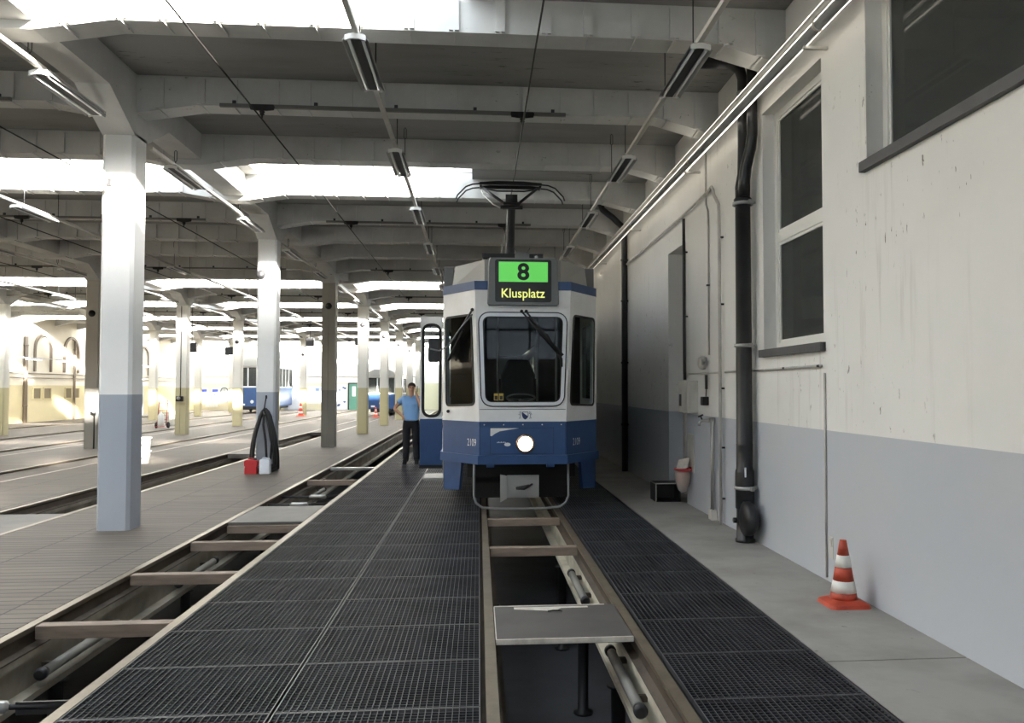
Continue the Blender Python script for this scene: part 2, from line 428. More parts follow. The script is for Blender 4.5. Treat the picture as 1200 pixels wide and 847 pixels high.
# ------------------------------------------------------------------ floors, pits
TR = [(0.075, 1.04), (-3.02, -2.06), (-6.18, -5.22), (-9.12, -8.16), (-12.25, -11.3), (-15.2, -14.25), (-18.9, -17.95)]   # rail head centres
fl = MB(); fl.box(2.03, XW+.3, Y0, YB, -.18, -.012)
for a, c in ((Y0, 4.74), (4.755, 13.6), (13.615, 24), (24.015, YB)): fl.box(2.03, XW+.3, a, c, -.012, 0)
fl.box(2.03, 2.035, Y0, YB, -.18, 0); struct(fl.build('floor', M['walk']), 'pale concrete walkway strip along the white wall', 'floor')
strips = [(-5.17, -3.06), (-8.11, -6.23), (-11.25, -9.17), (-14.20, -12.3), (-17.9, -15.25), (XL, -18.95)]
for i, (a, c) in enumerate(strips):
    b = MB(); b.box(a, c, Y0, YB, -.14, 0)
    struct(b.build('floor', M['wood']), f'worn grey timber floor strip, {ORD[i]} one left of the open pits', 'floor')
for i, (a, c) in enumerate(TR[3:]):
    b = MB(); b.box(a-.04, c+.04, Y0, YB, -.2, -.045)
    struct(b.build('floor', M['wood']), f'sunken boards between the rails of the {ORD[i+3]} track', 'floor')
# third track: boarded over near the camera, open pit beyond
for j, (a, c) in enumerate(((Y0, 11.2), (21.0, 23.2), (31, YB))):
    b = MB(); b.box(TR[2][0]+.04, TR[2][1]-.04, a, c, -.12, -.012)
    struct(b.build('floor', M['ply'] if j < 2 else M['wood']), f'boards laid over the third track pit, {ORD[j]} stretch', 'floor')
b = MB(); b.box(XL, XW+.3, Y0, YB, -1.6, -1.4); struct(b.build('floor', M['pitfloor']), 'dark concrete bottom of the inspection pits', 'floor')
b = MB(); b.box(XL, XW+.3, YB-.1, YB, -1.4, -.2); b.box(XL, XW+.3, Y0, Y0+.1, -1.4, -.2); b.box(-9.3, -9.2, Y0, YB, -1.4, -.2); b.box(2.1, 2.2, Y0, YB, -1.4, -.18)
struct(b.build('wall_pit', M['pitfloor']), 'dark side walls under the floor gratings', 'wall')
b = MB(); b.box(2.03, XW+.3, YB-20, YB, -.02, -.01)

# rails: one thing per rail
def rail(x, label, y0=Y0, y1=YB, inner=1):
    root = thing('rail', (x, y0, -.15), label, 'rail')
    h = MB(); h.prism([(x-.032, 0), (x-.034, -.012), (x-.03, -.035), (x+.03, -.035), (x+.034, -.012), (x+.032, 0)], y0, y1, 'y'); h.build('rail_head', M['rail'], root)
    w = MB(); w.prism([(x-.03, -.035), (x-.010, -.05), (x-.010, -.125), (x-.055, -.14), (x-.055, -.15), (x+.055, -.15), (x+.055, -.14), (x+.010, -.125), (x+.010, -.05), (x+.03, -.035)], y0, y1, 'y'); w.build('rail_web', M['railside'], root)
tn = ['track under the blue and white tram', 'empty pit track left of the tram', 'third track from the white wall', 'fourth track from the white wall', 'fifth track from the white wall', 'sixth track from the white wall', 'seventh track from the white wall']
for i, (a, c) in enumerate(TR):
    rail(a, f'steel rail on the column side of the {tn[i]}', inner=1); rail(c, f'steel rail on the wall side of the {tn[i]}', inner=-1)

# side beams of the two open pits (they carry the rails)
def pit_beam(x, inner, mat, label):
    """long beam under a rail; inner = +1 if the open pit lies towards +x"""
    s = inner; b = MB()
    b.prism([(x-s*.06, -.15), (x+s*.055, -.15), (x+s*.055, -.20), (x+s*.02, -.205), (x+s*.02, -.40), (x+s*.10, -.41), (x+s*.10, -.45), (x-s*.06, -.45)], Y0+.1, YB-.1, 'y')
    struct(b.build('pit_beam', mat), label, 'beam')
pit_beam(TR[0][0], 1, M['railside'], 'steel beam under the left rail of the tram pit')
pit_beam(TR[0][1], -1, M['pitwall'], 'cream painted beam under the right rail of the tram pit')
pit_beam(TR[1][0], 1, M['pitbeam'], 'dirty beige beam along the column side of the empty pit')
pit_beam(TR[1][1], -1, M['pitbeam'], 'beam along the grating side of the empty pit')
pit_beam(TR[2][0], 1, M['pitbeam'], 'beam on the far side of the third track pit'); pit_beam(TR[2][1], -1, M['pitbeam'], 'beam on the near side of the third track pit')

# ------------------------------------------------------------------ gratings
def grating(x0, x1, y0, label, group, name='floor_grating', ln=.735):
    W, L = x1-x0, ln
    b = MB(); e = .006; n = max(3, round((W-2*e)/.034)); st = (W-2*e)/n; th = .0035
    for i in range(1, n):
        x = x0+e+i*st; b.add([(x-th/2, y0+e, 0), (x+th/2, y0+e, 0), (x+th/2, y0+L-e, 0), (x-th/2, y0+L-e, 0), (x-th/2, y0+e, -.03), (x+th/2, y0+e, -.03), (x+th/2, y0+L-e, -.03), (x-th/2, y0+L-e, -.03)],
                              [(0, 1, 2, 3), (0, 3, 7, 4), (1, 2, 6, 5)])
    m = round((L-2*e)/.034); sy = (L-2*e)/m; th = .0025
    for i in range(1, m):
        y = y0+e+i*sy; b.add([(x0+e, y-th, -.006), (x1-e, y-th, -.006), (x1-e, y+th, -.006), (x0+e, y+th, -.006), (x0+e, y-th, -.026), (x1-e, y-th, -.026), (x1-e, y+th, -.026), (x0+e, y+th, -.026)],
                              [(0, 1, 2, 3), (0, 1, 5, 4), (2, 3, 7, 6)])
    o = b.build(name, M['grate'], org=(x0, y0, 0)); tag(o, label, 'grating', group)
    fr = MB(); g = .003; t2 = .0065
    fr.box(x0+g, x0+e+g, y0+g, y0+L-g, -.035, .002); fr.box(x1-e-g, x1-g, y0+g, y0+L-g, -.035, .002)
    fr.box(x0+e+g, x1-e-g, y0+g, y0+t2+g, -.035, .0); fr.box(x0+e+g, x1-e-g, y0+L-t2-g, y0+L-g, -.035, .0)
    fr.build('edge_frame', M['grate_edge'], o)
    return o
GY0 = 4.235 - .735*7
cols = [(-2.02, -1.015, 'the pit-side column'), (-1.005, .015, 'the column along the tram rail'), (1.10, 2.025, 'the column along the concrete walkway')]
for (a, c, what) in cols:
    lab = f'dark steel floor grating panel in {what}'
    g0 = grating(a, c, GY0, lab, f'grating panels of {what}')
    for k in range(1, 30):
        if a > 1 or True: copy_tree(g0, (a, GY0+k*.735, 0))
# steel bearers carrying the gratings
for x, lab in ((-1.01, 'steel bearer under the seam between the two left grating columns'),):
    b = MB(); b.prism([(x-.05, -.04), (x+.05, -.04), (x+.05, -.05), (x+.006, -.055), (x+.006, -.19), (x+.05, -.2), (x-.05, -.2), (x-.006, -.19), (x-.006, -.055), (x-.05, -.05)], GY0, YB-.2, 'y')
    struct(b.build('floor_bearer', M['dark_metal']), lab)

# ------------------------------------------------------------------ boards and timbers over the pits
def board(name, x0, x1, y0, y1, z0, z1, mat, label, cat, group=None, bevel=.006):
    b = MB(); b.box(x0, x1, y0, y1, z0, z1); return tag(b.build(name, mat, bevel=bevel, org=((x0+x1)/2, (y0+y1)/2, z0)), label, cat, group)
pb = thing('pit_board', (.56, 5.74, -.04), 'grey plywood board laid across the tram pit with torn pale strip on top', 'board')
b = MB(); b.box(.115, 1.0, 5.33, 6.14, -.036, .0); b.build('board', M['ply_dark'], pb, bevel=.004)
M['worn'] = dirty('bare_worn_wood', rgb(206, 200, 190), rgb(150, 140, 128), .7, 9, .7)
b = MB(); b.box(.115, 1.0, 5.322, 5.334, -.03, .0035); b.box(.115, .93, 6.128, 6.142, -.02, .0035); b.box(.113, .119, 5.34, 6.13, -.02, .003)
b.build('worn_edge', M['worn'], pb)
b = MB(); z = .002
b.add([(.26, 6.10, z), (.62, 6.10, z), (.80, 6.10, z), (.80, 6.06, z), (.60, 6.055, z), (.55, 5.98, z), (.50, 5.99, z), (.26, 6.045, z)], [(0, 1, 2, 3, 4, 5, 6, 7)])
b.build('torn_strip', M['worn'], pb)
b = MB(); b.tube([(.50, 5.97, .004), (.53, 5.955, .012), (.58, 5.955, .012), (.60, 5.975, .004)], .006, 6); b.build('handle', M['dark_metal'], pb)
for (y, lab) in ((8.38, 'timber crossbar between the rails of the tram pit'), (10.22, 'timber crossbar in the tram pit just before the coupler')):
    board('crossbar', .115, 1.0, y, y+.11, -.09, -.004, M['plank'], lab, 'beam')
board('pit_board', -2.98, -2.10, 10.24, 11.6, -.035, .0, M['ply'], 'wide plywood sheet laid across the empty pit', 'board')
board('crossbar', -2.98, -2.10, 10.2, 10.3, -.13, -.037, M['plank'], 'timber bearing the plywood sheet on the empty pit', 'beam')
for (y, lab) in ((8.95, 'timber crossbar just in front of the plywood sheet on the empty pit'), (7.45, 'timber crossbar in the middle of the open left pit'), (5.92, 'timber crossbar near the turnbuckle rod in the left pit'), (14.8, 'timber crossbar beyond the tie rods in the empty pit')):
    board('crossbar', -2.98, -2.10, y, y+.10, -.095, -.004, M['plank'], lab, 'beam')
board('crossbar', -2.98, -2.10, 17.1, 17.22, -.06, -.004, M['galv'], 'pale metal bar across the empty pit beside the standing man', 'beam')
def tie_rod(y, xs, lab):
    root = thing('tie_rod', (-2.54, y, -.06), lab, 'rod')
    b = MB(); b.tube([(-2.985, y, -.06), (-2.095, y, -.06)], .016, 8); b.build('rod', M['dark_metal'], root)
    b = MB(); b.tube([(xs-.13, y, -.06), (xs-.115, y, -.06), (xs-.11, y, -.06), (xs+.11, y, -.06), (xs+.115, y, -.06), (xs+.13, y, -.06)], [.016, .02, .032, .032, .02, .016], 10); b.build('turnbuckle', M['galv'], root)
    b = MB(); b.box(xs+.16, -2.095, y-.008, y+.008, -.10, -.035); b.build('flat_bar', M['dark_metal'], root)
tie_rod(4.60, -2.56, 'tie rod with bright turnbuckle across the near end of the left pit')
tie_rod(12.15, -2.55, 'tie rod with turnbuckle just beyond the plywood sheet')
tie_rod(13.0, -2.45, 'second tie rod with turnbuckle beyond the plywood sheet')
def pit_lamp(x, y0, y1, z, lab, side):
    root = thing('pit_lamp', (x, (y0+y1)/2, z), lab, 'lamp')
    b = MB(); b.tube([(x, y0+.05, z), (x, y1-.05, z)], .035, 12); b.build('tube_housing', M['lamp_grey'], root)
    for yy in (y0, y1): b = MB(); b.lathe([(.028, 0), (.042, .015), (.042, .05), (.03, .06)], (x, yy-.03, z), 'y', 14); b.build('end_cap', M['dark_metal'], root)
    for yy in (y0+.2, y1-.2): b = MB(); b.box(min(x, x+side*.09), max(x, x+side*.09), yy-.015, yy+.015, z-.02, z+.02); b.build('bracket', M['railside'], root)
for i, (y0, y1) in enumerate(((3.2, 4.4), (5.85, 7.0), (8.4, 9.5), (11.9, 13), (14.9, 16))):
    pit_lamp(-2.90, y0, y1, -.30, f'tubular pit lamp on the side beam of the empty pit, {ORD[i]} from the camera', -1)
for i, (y0, y1) in enumerate(((4.8, 5.9), (7.3, 8.4))):
    pit_lamp(.94, y0, y1, -.27, ['tubular pit lamp half under the plywood board', 'tubular pit lamp beyond the plywood board in the tram pit'][i], 1)
for i, (x, y) in enumerate(((.97, 5.75), (.97, 7.7), (.97, 9.6), (-2.97, 6.2), (-2.97, 8.8), (-2.97, 11.9), (-2.13, 5.1), (-2.13, 9.2), (.13, 8.0))):
    b = MB(); b.lathe([(.09, -1.4), (.09, -1.38), (.05, -1.37), (.05, -.47), (.08, -.465), (.08, -.45)], (x, y, 0), 'z', 14)
    tag(b.build('support_post', M['dark_metal'], org=(x, y, -1.4)), 'dark round steel post holding up the pit beam', 'post', 'posts in the pits')

# ------------------------------------------------------------------ text helper
def text_mesh(txt, font_scale=(1, 1), bold=0.0):
    cu = bpy.data.curves.new('lettering', 'FONT'); cu.body = txt; cu.size = 1; cu.align_x = 'CENTER'; cu.offset = bold; cu.resolution_u = 6
    ob = bpy.data.objects.new('lettering', cu); COL.objects.link(ob)
    dg = bpy.context.evaluated_depsgraph_get(); me = bpy.data.meshes.new_from_object(ob.evaluated_get(dg))
    vs = [v.co.copy() for v in me.vertices]; fs = [tuple(p.vertices) for p in me.polygons]
    bpy.data.objects.remove(ob); bpy.data.curves.remove(cu); bpy.data.meshes.remove(me)
    x0, x1 = min(v.x for v in vs), max(v.x for v in vs); y0, y1 = min(v.y for v in vs), max(v.y for v in vs)
    return [((v.x-x0)/(x1-x0)-.5, (v.y-y0)/(y1-y0)) for v in vs], fs
def lettering(txt, org, ux, uz, w, h, mat, parent, name='lettering', bold=0.0):
    """text centred on org, along ux (unit vector) and uz, w x h metres, baseline box bottom at org"""
    p, fs = text_mesh(txt, bold=bold); b = MB(); ux, uz, org = Vector(ux), Vector(uz), Vector(org)
    b.add([org + ux*(a*w) + uz*(c*h) for a, c in p], fs); return b.build(name, mat, parent)

# ------------------------------------------------------------------ panels with rounded windows
from mathutils.geometry import tessellate_polygon
def rounded(q, r, n=7):
    q = [Vector(p) for p in q]; out = []
    for i in range(4):
        p, a, c = q[i], q[i-1], q[(i+1) % 4]
        d0 = (a-p).normalized()*r; d1 = (c-p).normalized()*r
        for k in range(n+1):
            t = k/n; out.append((p+d0)*(1-t)**2 + p*2*t*(1-t) + (p+d1)*t*t)
    return out
def grow(loop, d):
    """offset a planar convex loop outwards by d"""
    c = sum(loop, Vector())/len(loop); n = len(loop); nor = Vector()
    for i in range(n): nor += (loop[i]-c).cross(loop[(i+1) % n]-c)
    nor.normalize(); out = []
    for i in range(n):
        t = (loop[(i+1) % n]-loop[i-1]).normalized(); o = t.cross(nor); out.append(loop[i]+o*d)
    return out, nor
def holed(b, outer, hole, thick=.05):
    """panel with an opening; both loops counter-clockwise seen from outside"""
    outer = [Vector(p) for p in outer]; hole = [Vector(p) for p in hole]
    tris = tessellate_polygon([outer, hole]); allv = outer + hole
    b.add(allv, tris)
    _, nor = grow(hole, .01); n = len(hole)
    b.add(hole + [p - nor*thick for p in hole], [(i, (i+1) % n, n+(i+1) % n, n+i) for i in range(n)])
def ring(b, loop, d0, d1, h, mi=0):
    a, nor = grow(loop, d0); c, _ = grow(loop, d1); n = len(loop)
    vs = a + c + [p+nor*h for p in a] + [p+nor*h for p in c]
    fs = []
    for i in range(n):
        j = (i+1) % n; fs += [(2*n+i, 2*n+j, 3*n+j, 3*n+i), (i, j, 2*n+j, 2*n+i), (n+i, n+j, 3*n+j, 3*n+i)]
    b.add(vs, fs, mi)
def pane(b, loop, back=.012):
    _, nor = grow(loop, .01); b.add([p-nor*back for p in loop], [tuple(range(len(loop)))])

# ------------------------------------------------------------------ the tram
M['tw'] = dirty('tram_white', rgb(236, 237, 238), rgb(196, 192, 184), .35, 2, .35)
M['tb'] = dirty('tram_blue', rgb(45, 78, 126), rgb(36, 60, 98), .5, 3, .35)
M['tg'] = plain('tram_grey', rgb(120, 122, 124), .5)
M['troof'] = plain('tram_roof_grey', rgb(160, 160, 156), .6)
M['tblack'] = plain('tram_underframe', rgb(24, 24, 25), .7)
M['tdark'] = plain('cab_interior', rgb(28, 31, 32), .8)
M['tglass'] = glass('tram_glass', (.36, .41, .41, 1), .04)
M['tglass_door'] = glass('door_glass', (.85, .93, .92, 1), .1)
M['alu'] = plain('aluminium_frame', rgb(214, 216, 220), .3, .3)
M['sign_green'] = plain('sign_green_backlit', rgb(96, 200, 90), .5, 0, rgb(100, 205, 92), .42)
M['sign_yellow'] = plain('sign_yellow_backlit', rgb(226, 232, 130), .5, 0, rgb(226, 232, 130), .55)
M['lens'] = plain('headlight_lens', rgb(255, 250, 235), .2, 0, rgb(255, 240, 214), 7)
M['copper'] = plain('headlight_rim', rgb(196, 160, 140), .25, .9)
M['white'] = plain('white_marking', rgb(228, 230, 232), .5)
XT, YF = .572, 10.75
tram = thing('tram', (XT, YF, 0), 'blue and white tram showing a green headsign for line 8', 'tram')
def T(x, y, z): return (XT+x, YF+y, z)
ZL, ZM, ZT = .66, 1.17, 2.88
CT, CB, SW, SD = .625, .565, 1.06, .70
def cw(z): return CB + (CT-CB)*(z-ZM)/(ZT-ZM) if z > ZM else CB
# white front and its windows
body = MB()
wq = rounded([T(-.487, 0, 1.42), T(.487, 0, 1.42), T(.527, 0, 2.535), T(-.527, 0, 2.535)], .10)
holed(body, [T(-CB, 0, ZM), T(CB, 0, ZM), T(CT, 0, ZT), T(-CT, 0, ZT)], wq)
sidewin = []
for s in (-1, 1):
    A, B_, C_, D_ = Vector(T(s*CB, 0, ZM)), Vector(T(s*SW, SD, ZM)), Vector(T(s*SW, SD, ZT)), Vector(T(s*CT, 0, ZT))
    def bil(u, z):
        v = (z-ZM)/(ZT-ZM); return (A*(1-u)+B_*u)*(1-v) + (D_*(1-u)+C_*u)*v
    q = [bil(.11, 1.39), bil(.89, 1.37), bil(.91, 2.56), bil(.13, 2.56)]
    if s < 0: loop = rounded([q[1], q[0], q[3], q[2]], .07); outer = [B_, A, D_, C_]
    else: loop = rounded(q, .07); outer = [A, B_, C_, D_]
    holed(body, outer, loop); sidewin.append(loop)
LEN = 20.0
def side_wall(b, s, x, holes, z0, z1, y0=SD, y1=LEN):
    ys = sorted({y0, y1} | {h[0] for h in holes} | {h[1] for h in holes}); zs = sorted({z0, z1} | {min(max(z, z0), z1) for h in holes for z in h[2:]})
    for i in range(len(ys)-1):
        for j in range(len(zs)-1):
            cy, cz = (ys[i]+ys[i+1])/2, (zs[j]+zs[j+1])/2
            if any(h[0] < cy < h[1] and h[2] < cz < h[3] for h in holes): continue
            b.quad(T(x, ys[i], zs[j]), T(x, ys[i+1], zs[j]), T(x, ys[i+1], zs[j+1]), T(x, ys[i], zs[j+1]))
HL = [(1.05, 1.85, .70, 2.62)] + [(y, y+1.25, 1.45, 2.55) for y in (2.6, 4.1, 8.2, 9.7, 13.8, 15.3)]
HR = [(1.1, 2.2, 1.45, 2.55)] + [(y, y+1.25, 1.45, 2.55) for y in (2.6, 4.1, 5.6, 8.2, 9.7, 11.2, 13.8, 15.3, 16.8)]
blue = MB()
for s, hs in ((-1, HL), (1, HR)):
    side_wall(body, s, s*SW, hs, ZM, ZT); side_wall(blue, s, s*SW, hs, .62, ZM)
body.quad(T(-SW, LEN, .62), T(SW, LEN, .62), T(SW, LEN, ZT), T(-SW, LEN, ZT))
body.build('body', M['tw'], tram)
# blue lower body
blue.quad(T(-CB, 0, ZL), T(CB, 0, ZL), T(CB, 0, ZM), T(-CB, 0, ZM))
for s in (-1, 1):
    blue.quad(T(s*CB, 0, ZL), T(s*SW, SD, .62), T(s*SW, SD, ZM), T(s*CB, 0, ZM))
bl_ = blue.build('blue_apron', M['tb'], tram)
# horizontal ledge, seams and rivets of the apron
def hoop(zs, out0, out1, mat, name, parent, back=None):
    """band that follows the nose in plan, between heights zs, from offset out0 to out1 in front of it"""
    b = MB(); pl = []
    for o in (out0, out1):
        for z in zs:
            k = cw(z)
            pl.append([T(-SW-o, LEN if back is None else back, z), T(-SW-o, SD, z), T(-k-o*.45, -o, z), T(k+o*.45, -o, z), T(SW+o, SD, z), T(SW+o, LEN if back is None else back, z)])
    vs = sum(pl, []); n = 6; fs = []
    for i in range(n-1):
        fs += [(2*n+i, 2*n+i+1, 3*n+i+1, 3*n+i), (n+i, n+i+1, 3*n+i+1, 3*n+i), (i, i+1, 2*n+i+1, 2*n+i)]
    b.add(vs, fs); return b.build(name, mat, parent)
hoop((.62, .735), -.02, .035, M['tb'], 'bumper_ledge', tram)
hoop((1.145, 1.17), -.01, .012, M['tb'], 'apron_rail', tram)
hoop((2.88, 2.995), -.02, .004, M['tb'], 'blue_stripe', tram)
seam = MB()
for (x, z0, z1) in ((-.42, .75, 1.1), (.40, .75, 1.1), (-.555, .74, 1.16), (.555, .74, 1.16)):
    seam.box(XT+x-.003, XT+x+.003, YF-.003, YF, z0, z1)
seam.box(XT-.42, XT+.40, YF-.003, YF, 1.085, 1.091); seam.box(XT-.42, XT+.40, YF-.003, YF, .753, .758)
seam.box(XT-.56, XT+.56, YF-.004, YF, 1.325, 1.331)
seam.build('panel_seam', plain('seam', rgb(30, 48, 80), .6), bl_)
rv = MB()
for x in (-.5, -.25, 0, .25, .5): rv.ball(T(x, -.012, 1.13), .009, 8, 6)
rv.build('rivet', M['alu'], bl_)
# white swoosh and small emblem marks on the apron
mk = MB(); y = -.004
mk.add([T(-.42, y, 1.085), T(-.05, y, 1.085), T(-.16, y, 1.068), T(-.30, y, 1.045), T(-.36, y, 1.015), T(-.40, y, .985), T(-.42, y, .985)], [tuple(range(7))])
mk.add([T(-.245, y, .875)] + [T(-.20+.042*math.cos(a), y, .875+.024*math.sin(a)) for a in [R(i*30) for i in range(12)]], [tuple(range(1, 13))])
for i in range(7): mk.box(XT-.335+i*.017, XT-.325+i*.017, YF-.005, YF-.003, .896, .896+.010+.006*(i % 2))
mk.build('apron_marking', M['white'], bl_)
# waistband with the arms
ar = MB(); nv = MB(); cx, cz = .03, 1.248
sh = [(-.038, .045), (.038, .045), (.038, .0), (.026, -.03), (0, -.05), (-.026, -.03), (-.038, 0)]
for i in range(len(sh)):
    a, c = Vector((sh[i][0], 0, sh[i][1])), Vector((sh[(i+1) % 7][0], 0, sh[(i+1) % 7][1]))
    nv.tube([Vector(T(cx, -.004, cz))+a, Vector(T(cx, -.004, cz))+c], .004, 5)
nv.add([T(cx+p[0], -.005, cz+p[1]) for p in [(-.036, .042), (.036, -.01), (.026, -.03), (0, -.048), (-.026, -.03), (-.036, 0)]], [(0, 1, 2, 3, 4, 5)])
for s in (-1, 1):
    for (dx, dz, l, an) in ((.056, .032, .018, 60), (.064, .012, .03, 110), (.066, -.012, .022, 70), (.078, .018, .02, 140), (.060, -.036, .016, 20), (.058, .048, .012, 10), (.076, -.034, .014, 150), (.072, .04, .012, 30)):
        c0 = Vector(T(cx+s*dx, -.004, cz+dz)); v = Vector((s*math.cos(R(an)), 0, math.sin(R(an))))*l/2
        nv.tube([c0-v, c0+v*.2+Vector((.004, 0, .004)), c0+v], .0032, 5)
nv.build('coat_of_arms', plain('arms_navy', rgb(40, 58, 110), .5), tram)
# fleet numbers on the angled sides
for s in (-1, 1):
    a, c = Vector(T(s*CB, 0, .85)), Vector(T(s*SW, SD, .85)); ux = (c-a).normalized(); nor = Vector((s*ux.y*s, -ux.x*s, 0)); nor = Vector((s*abs(ux.y), -abs(ux.x), 0))
    p = a + ux*(.16 if s < 0 else .27) + nor*.006
    lettering('2109', p, (-ux if s < 0 else ux), (0, 0, 1), .20, .095, M['white'], tram, 'fleet_number', 0)
# roof fascia
rf = MB(); z0, z1 = 2.995, 3.28
pl = lambda z, i: [T(-SW+i, LEN, z), T(-SW+i, SD+.02, z), T(-.50, .03, z), T(.50, .03, z), T(SW-i, SD+.02, z), T(SW-i, LEN, z)]
lo, hi = pl(z0, .12), pl(z1, .16); n = 6
rf.add(lo+hi, [(i, i+1, n+i+1, n+i) for i in range(n-1)]); rf.build('roof_fascia', M['troof'], tram)
rt_ = MB(); rt_.add(pl(z1, .16)+[T(0, LEN, 3.36), T(0, .5, 3.36)], [(2, 3, 7), (1, 2, 7), (3, 4, 7), (4, 5, 6, 7), (0, 1, 7, 6)])
rt_.add([T(-SW, LEN, 2.995), T(-SW, SD, 2.995), T(-CT, 0, 2.995), T(CT, 0, 2.995), T(SW, SD, 2.995), T(SW, LEN, 2.995)], [(0, 1, 2, 3, 4, 5)])
rt_.build('roof', M['troof'], tram)
for s in (-1, 1):
    b = MB(); b.box(XT+s*1.0-.07, XT+s*1.0+.07, YF+1.0, YF+3.5, 2.996, 3.32); b.build('roof_box', M['tg'], tram, bevel=.01)
# headsign
hs = thing('headsign', (0, 0, 0), None, None); hs.parent = tram; hs.location = (0, 0, 0)
hs_root = tram
b = MB()
fr_ = [(-.465, 2.70), (-.445, 2.672), (.445, 2.672), (.465, 2.70), (.452, 3.25), (.43, 3.292), (-.43, 3.292), (-.452, 3.25)]
k = len(fr_); y0, y1 = -.075, .12
vs = [T(x*.975, y0, z if z > 2.68 else z+.01) for x, z in fr_] + [T(x*1.0, y0+.03, z) for x, z in fr_] + [T(x*1.0, y1, z) for x, z in fr_]
b.add(vs, [tuple(range(k))] + [(j*k+i, j*k+(i+1) % k, (j+1)*k+(i+1) % k, (j+1)*k+i) for j in (0, 1) for i in range(k)])
sign = b.build('headsign', M['tg'], tram)
bpy.data.objects.remove(hs)
b = MB(); q = rounded([T(-.365, -.078, 2.715), T(.365, -.078, 2.715), T(.365, -.078, 3.268), T(-.365, -.078, 3.268)], .035); b.add(q + [p+Vector((0, .006, 0)) for p in q], [tuple(range(len(q)))]); ring(b, q, -.012, 0, .004)
b.build('display', plain('display_black', rgb(26, 27, 27), .3), sign)
b = MB(); b.box(XT-.318, XT+.318, YF-.0805, YF-.0795, 2.977, 3.238); b.build('line_panel', M['sign_green'], sign)
lettering('8', T(.0, -.0815, 2.998), (1, 0, 0), (0, 0, 1), .155, .225, M['black'], sign, 'line_number', .03)
lettering('Klusplatz', T(.0, -.0815, 2.735), (1, 0, 0), (0, 0, 1), .56, .155, M['sign_yellow'], sign, 'destination', .006)
# windscreen
b = MB(); ring(b, wq, 0, .045, .018); ws = b.build('windscreen_frame', M['alu'], tram)
b = MB(); ring(b, wq, .045, .060, .012); ring(b, wq, -.016, 0, .012); b.build('gasket', M['rubber'], ws)
b = MB(); pane(b, wq); b.build('windscreen', M['tglass'], tram)
for lp in sidewin:
    b = MB(); ring(b, lp, -.012, .016, .012); o = b.build('cab_window_frame', M['rubber'], tram)
    b = MB(); pane(b, lp); b.build('cab_window', M['tglass'], tram)
for s, hh in ((-1, HL[1:]), (1, HR)):
    for (a, c, za, zb) in hh:
        x = s*(SW-.01); lp = rounded([T(x, a, za), T(x, c, za), T(x, c, zb), T(x, a, zb)] if s > 0 else [T(x, c, za), T(x, a, za), T(x, a, zb), T(x, c, zb)], .06)
        b = MB(); b.add(lp, [tuple(range(len(lp)))]); o = b.build('side_window', M['tglass'], tram)
        b = MB(); lp2 = rounded([T(s*SW, a, za), T(s*SW, c, za), T(s*SW, c, zb), T(s*SW, a, zb)] if s > 0 else [T(s*SW, c, za), T(s*SW, a, za), T(s*SW, a, zb), T(s*SW, c, zb)], .06); ring(b, lp2, -.03, .03, .006); b.build('window_gasket', M['rubber'], o)
# stickers in the windscreen
M['sticker'] = plain('yellow_sticker', rgb(190, 165, 70), .6)
for i in range(2):
    b = MB(); x = -.375+i*.066; b.box(XT+x, XT+x+.056, YF+.008, YF+.010, 1.445, 1.535); st = b.build('sticker', M['sticker'], tram)
    b = MB(); b.box(XT+x+.008, XT+x+.048, YF+.005, YF+.007, 1.455, 1.505); b.build('sticker_print', M['black'], st)
# interior
b = MB()
nose = [(XT-.50, YF+.05), (XT+.50, YF+.05), (XT+1.0, YF+.76), (XT+1.0, YF+LEN-.1), (XT-1.0, YF+LEN-.1), (XT-1.0, YF+.76)]
b.prism(nose, .80, .86, 'z'); b.prism(nose, 2.80, 2.84, 'z')
b.box(XT-1.0, XT-.30, YF+2.05, YF+2.1, .86, 2.8); b.box(XT-.30, XT+1.0, YF+2.05, YF+2.1, .86, 1.75); b.box(XT+.35, XT+1.0, YF+2.05, YF+2.1, 1.75, 2.8)
b.build('cab_lining', M['tdark'], tram)
b = MB(); b.prism([(YF+.06, .86), (YF+.62, .86), (YF+.62, 1.40), (YF+.12, 1.36), (YF+.06, 1.2)], XT-.52, XT+.52, 'x'); dash = b.build('dashboard', M['tdark'], tram, bevel=.02)
b = MB(); b.tube([T(.19*math.cos(R(i*20)), .52-.1*math.sin(R(i*20)), 1.47+.055*math.sin(R(i*20))) for i in range(19)], .013, 8); b.tube([T(-.18, .5, 1.46), T(0, .55, 1.45), T(.18, .5, 1.46)], .012, 6); b.tube([T(0, .55, 1.45), T(0, .5, 1.36)], .03, 8)
b.build('hand_wheel', M['galv'], dash)
b = MB(); b.box(XT-.24, XT+.24, YF+.95, YF+1.4, 1.25, 1.36); b.prism([(XT-.24, 1.36), (XT+.24, 1.36), (XT+.25, 1.8), (XT+.15, 2.02), (XT-.15, 2.02), (XT-.25, 1.8)], YF+1.32, YF+1.44, 'y'); b.box(XT-.06, XT+.06, YF+1.1, YF+1.3, .86, 1.25)
b.build('driver_seat', M['black'], tram, bevel=.03)
b = MB()
for x in (-.28, .33, .62): b.tube([T(x, 2.0, .86), T(x, 2.0, 2.8)], .018, 8)
b.build('grab_pole', M['galv'], tram)
# headlight
b = MB(); b.lathe([(.10, .03), (.122, .02), (.126, -.02), (.112, -.04), (.102, -.035)], T(.03, 0, .885), 'y', 28); hl = b.build('headlight', M['copper'], tram)
b = MB(); b.lathe([(.104, -.028), (.085, -.042), (.05, -.052), (.0, -.055)], T(.03, 0, .885), 'y', 28); b.build('lens', M['lens'], hl)
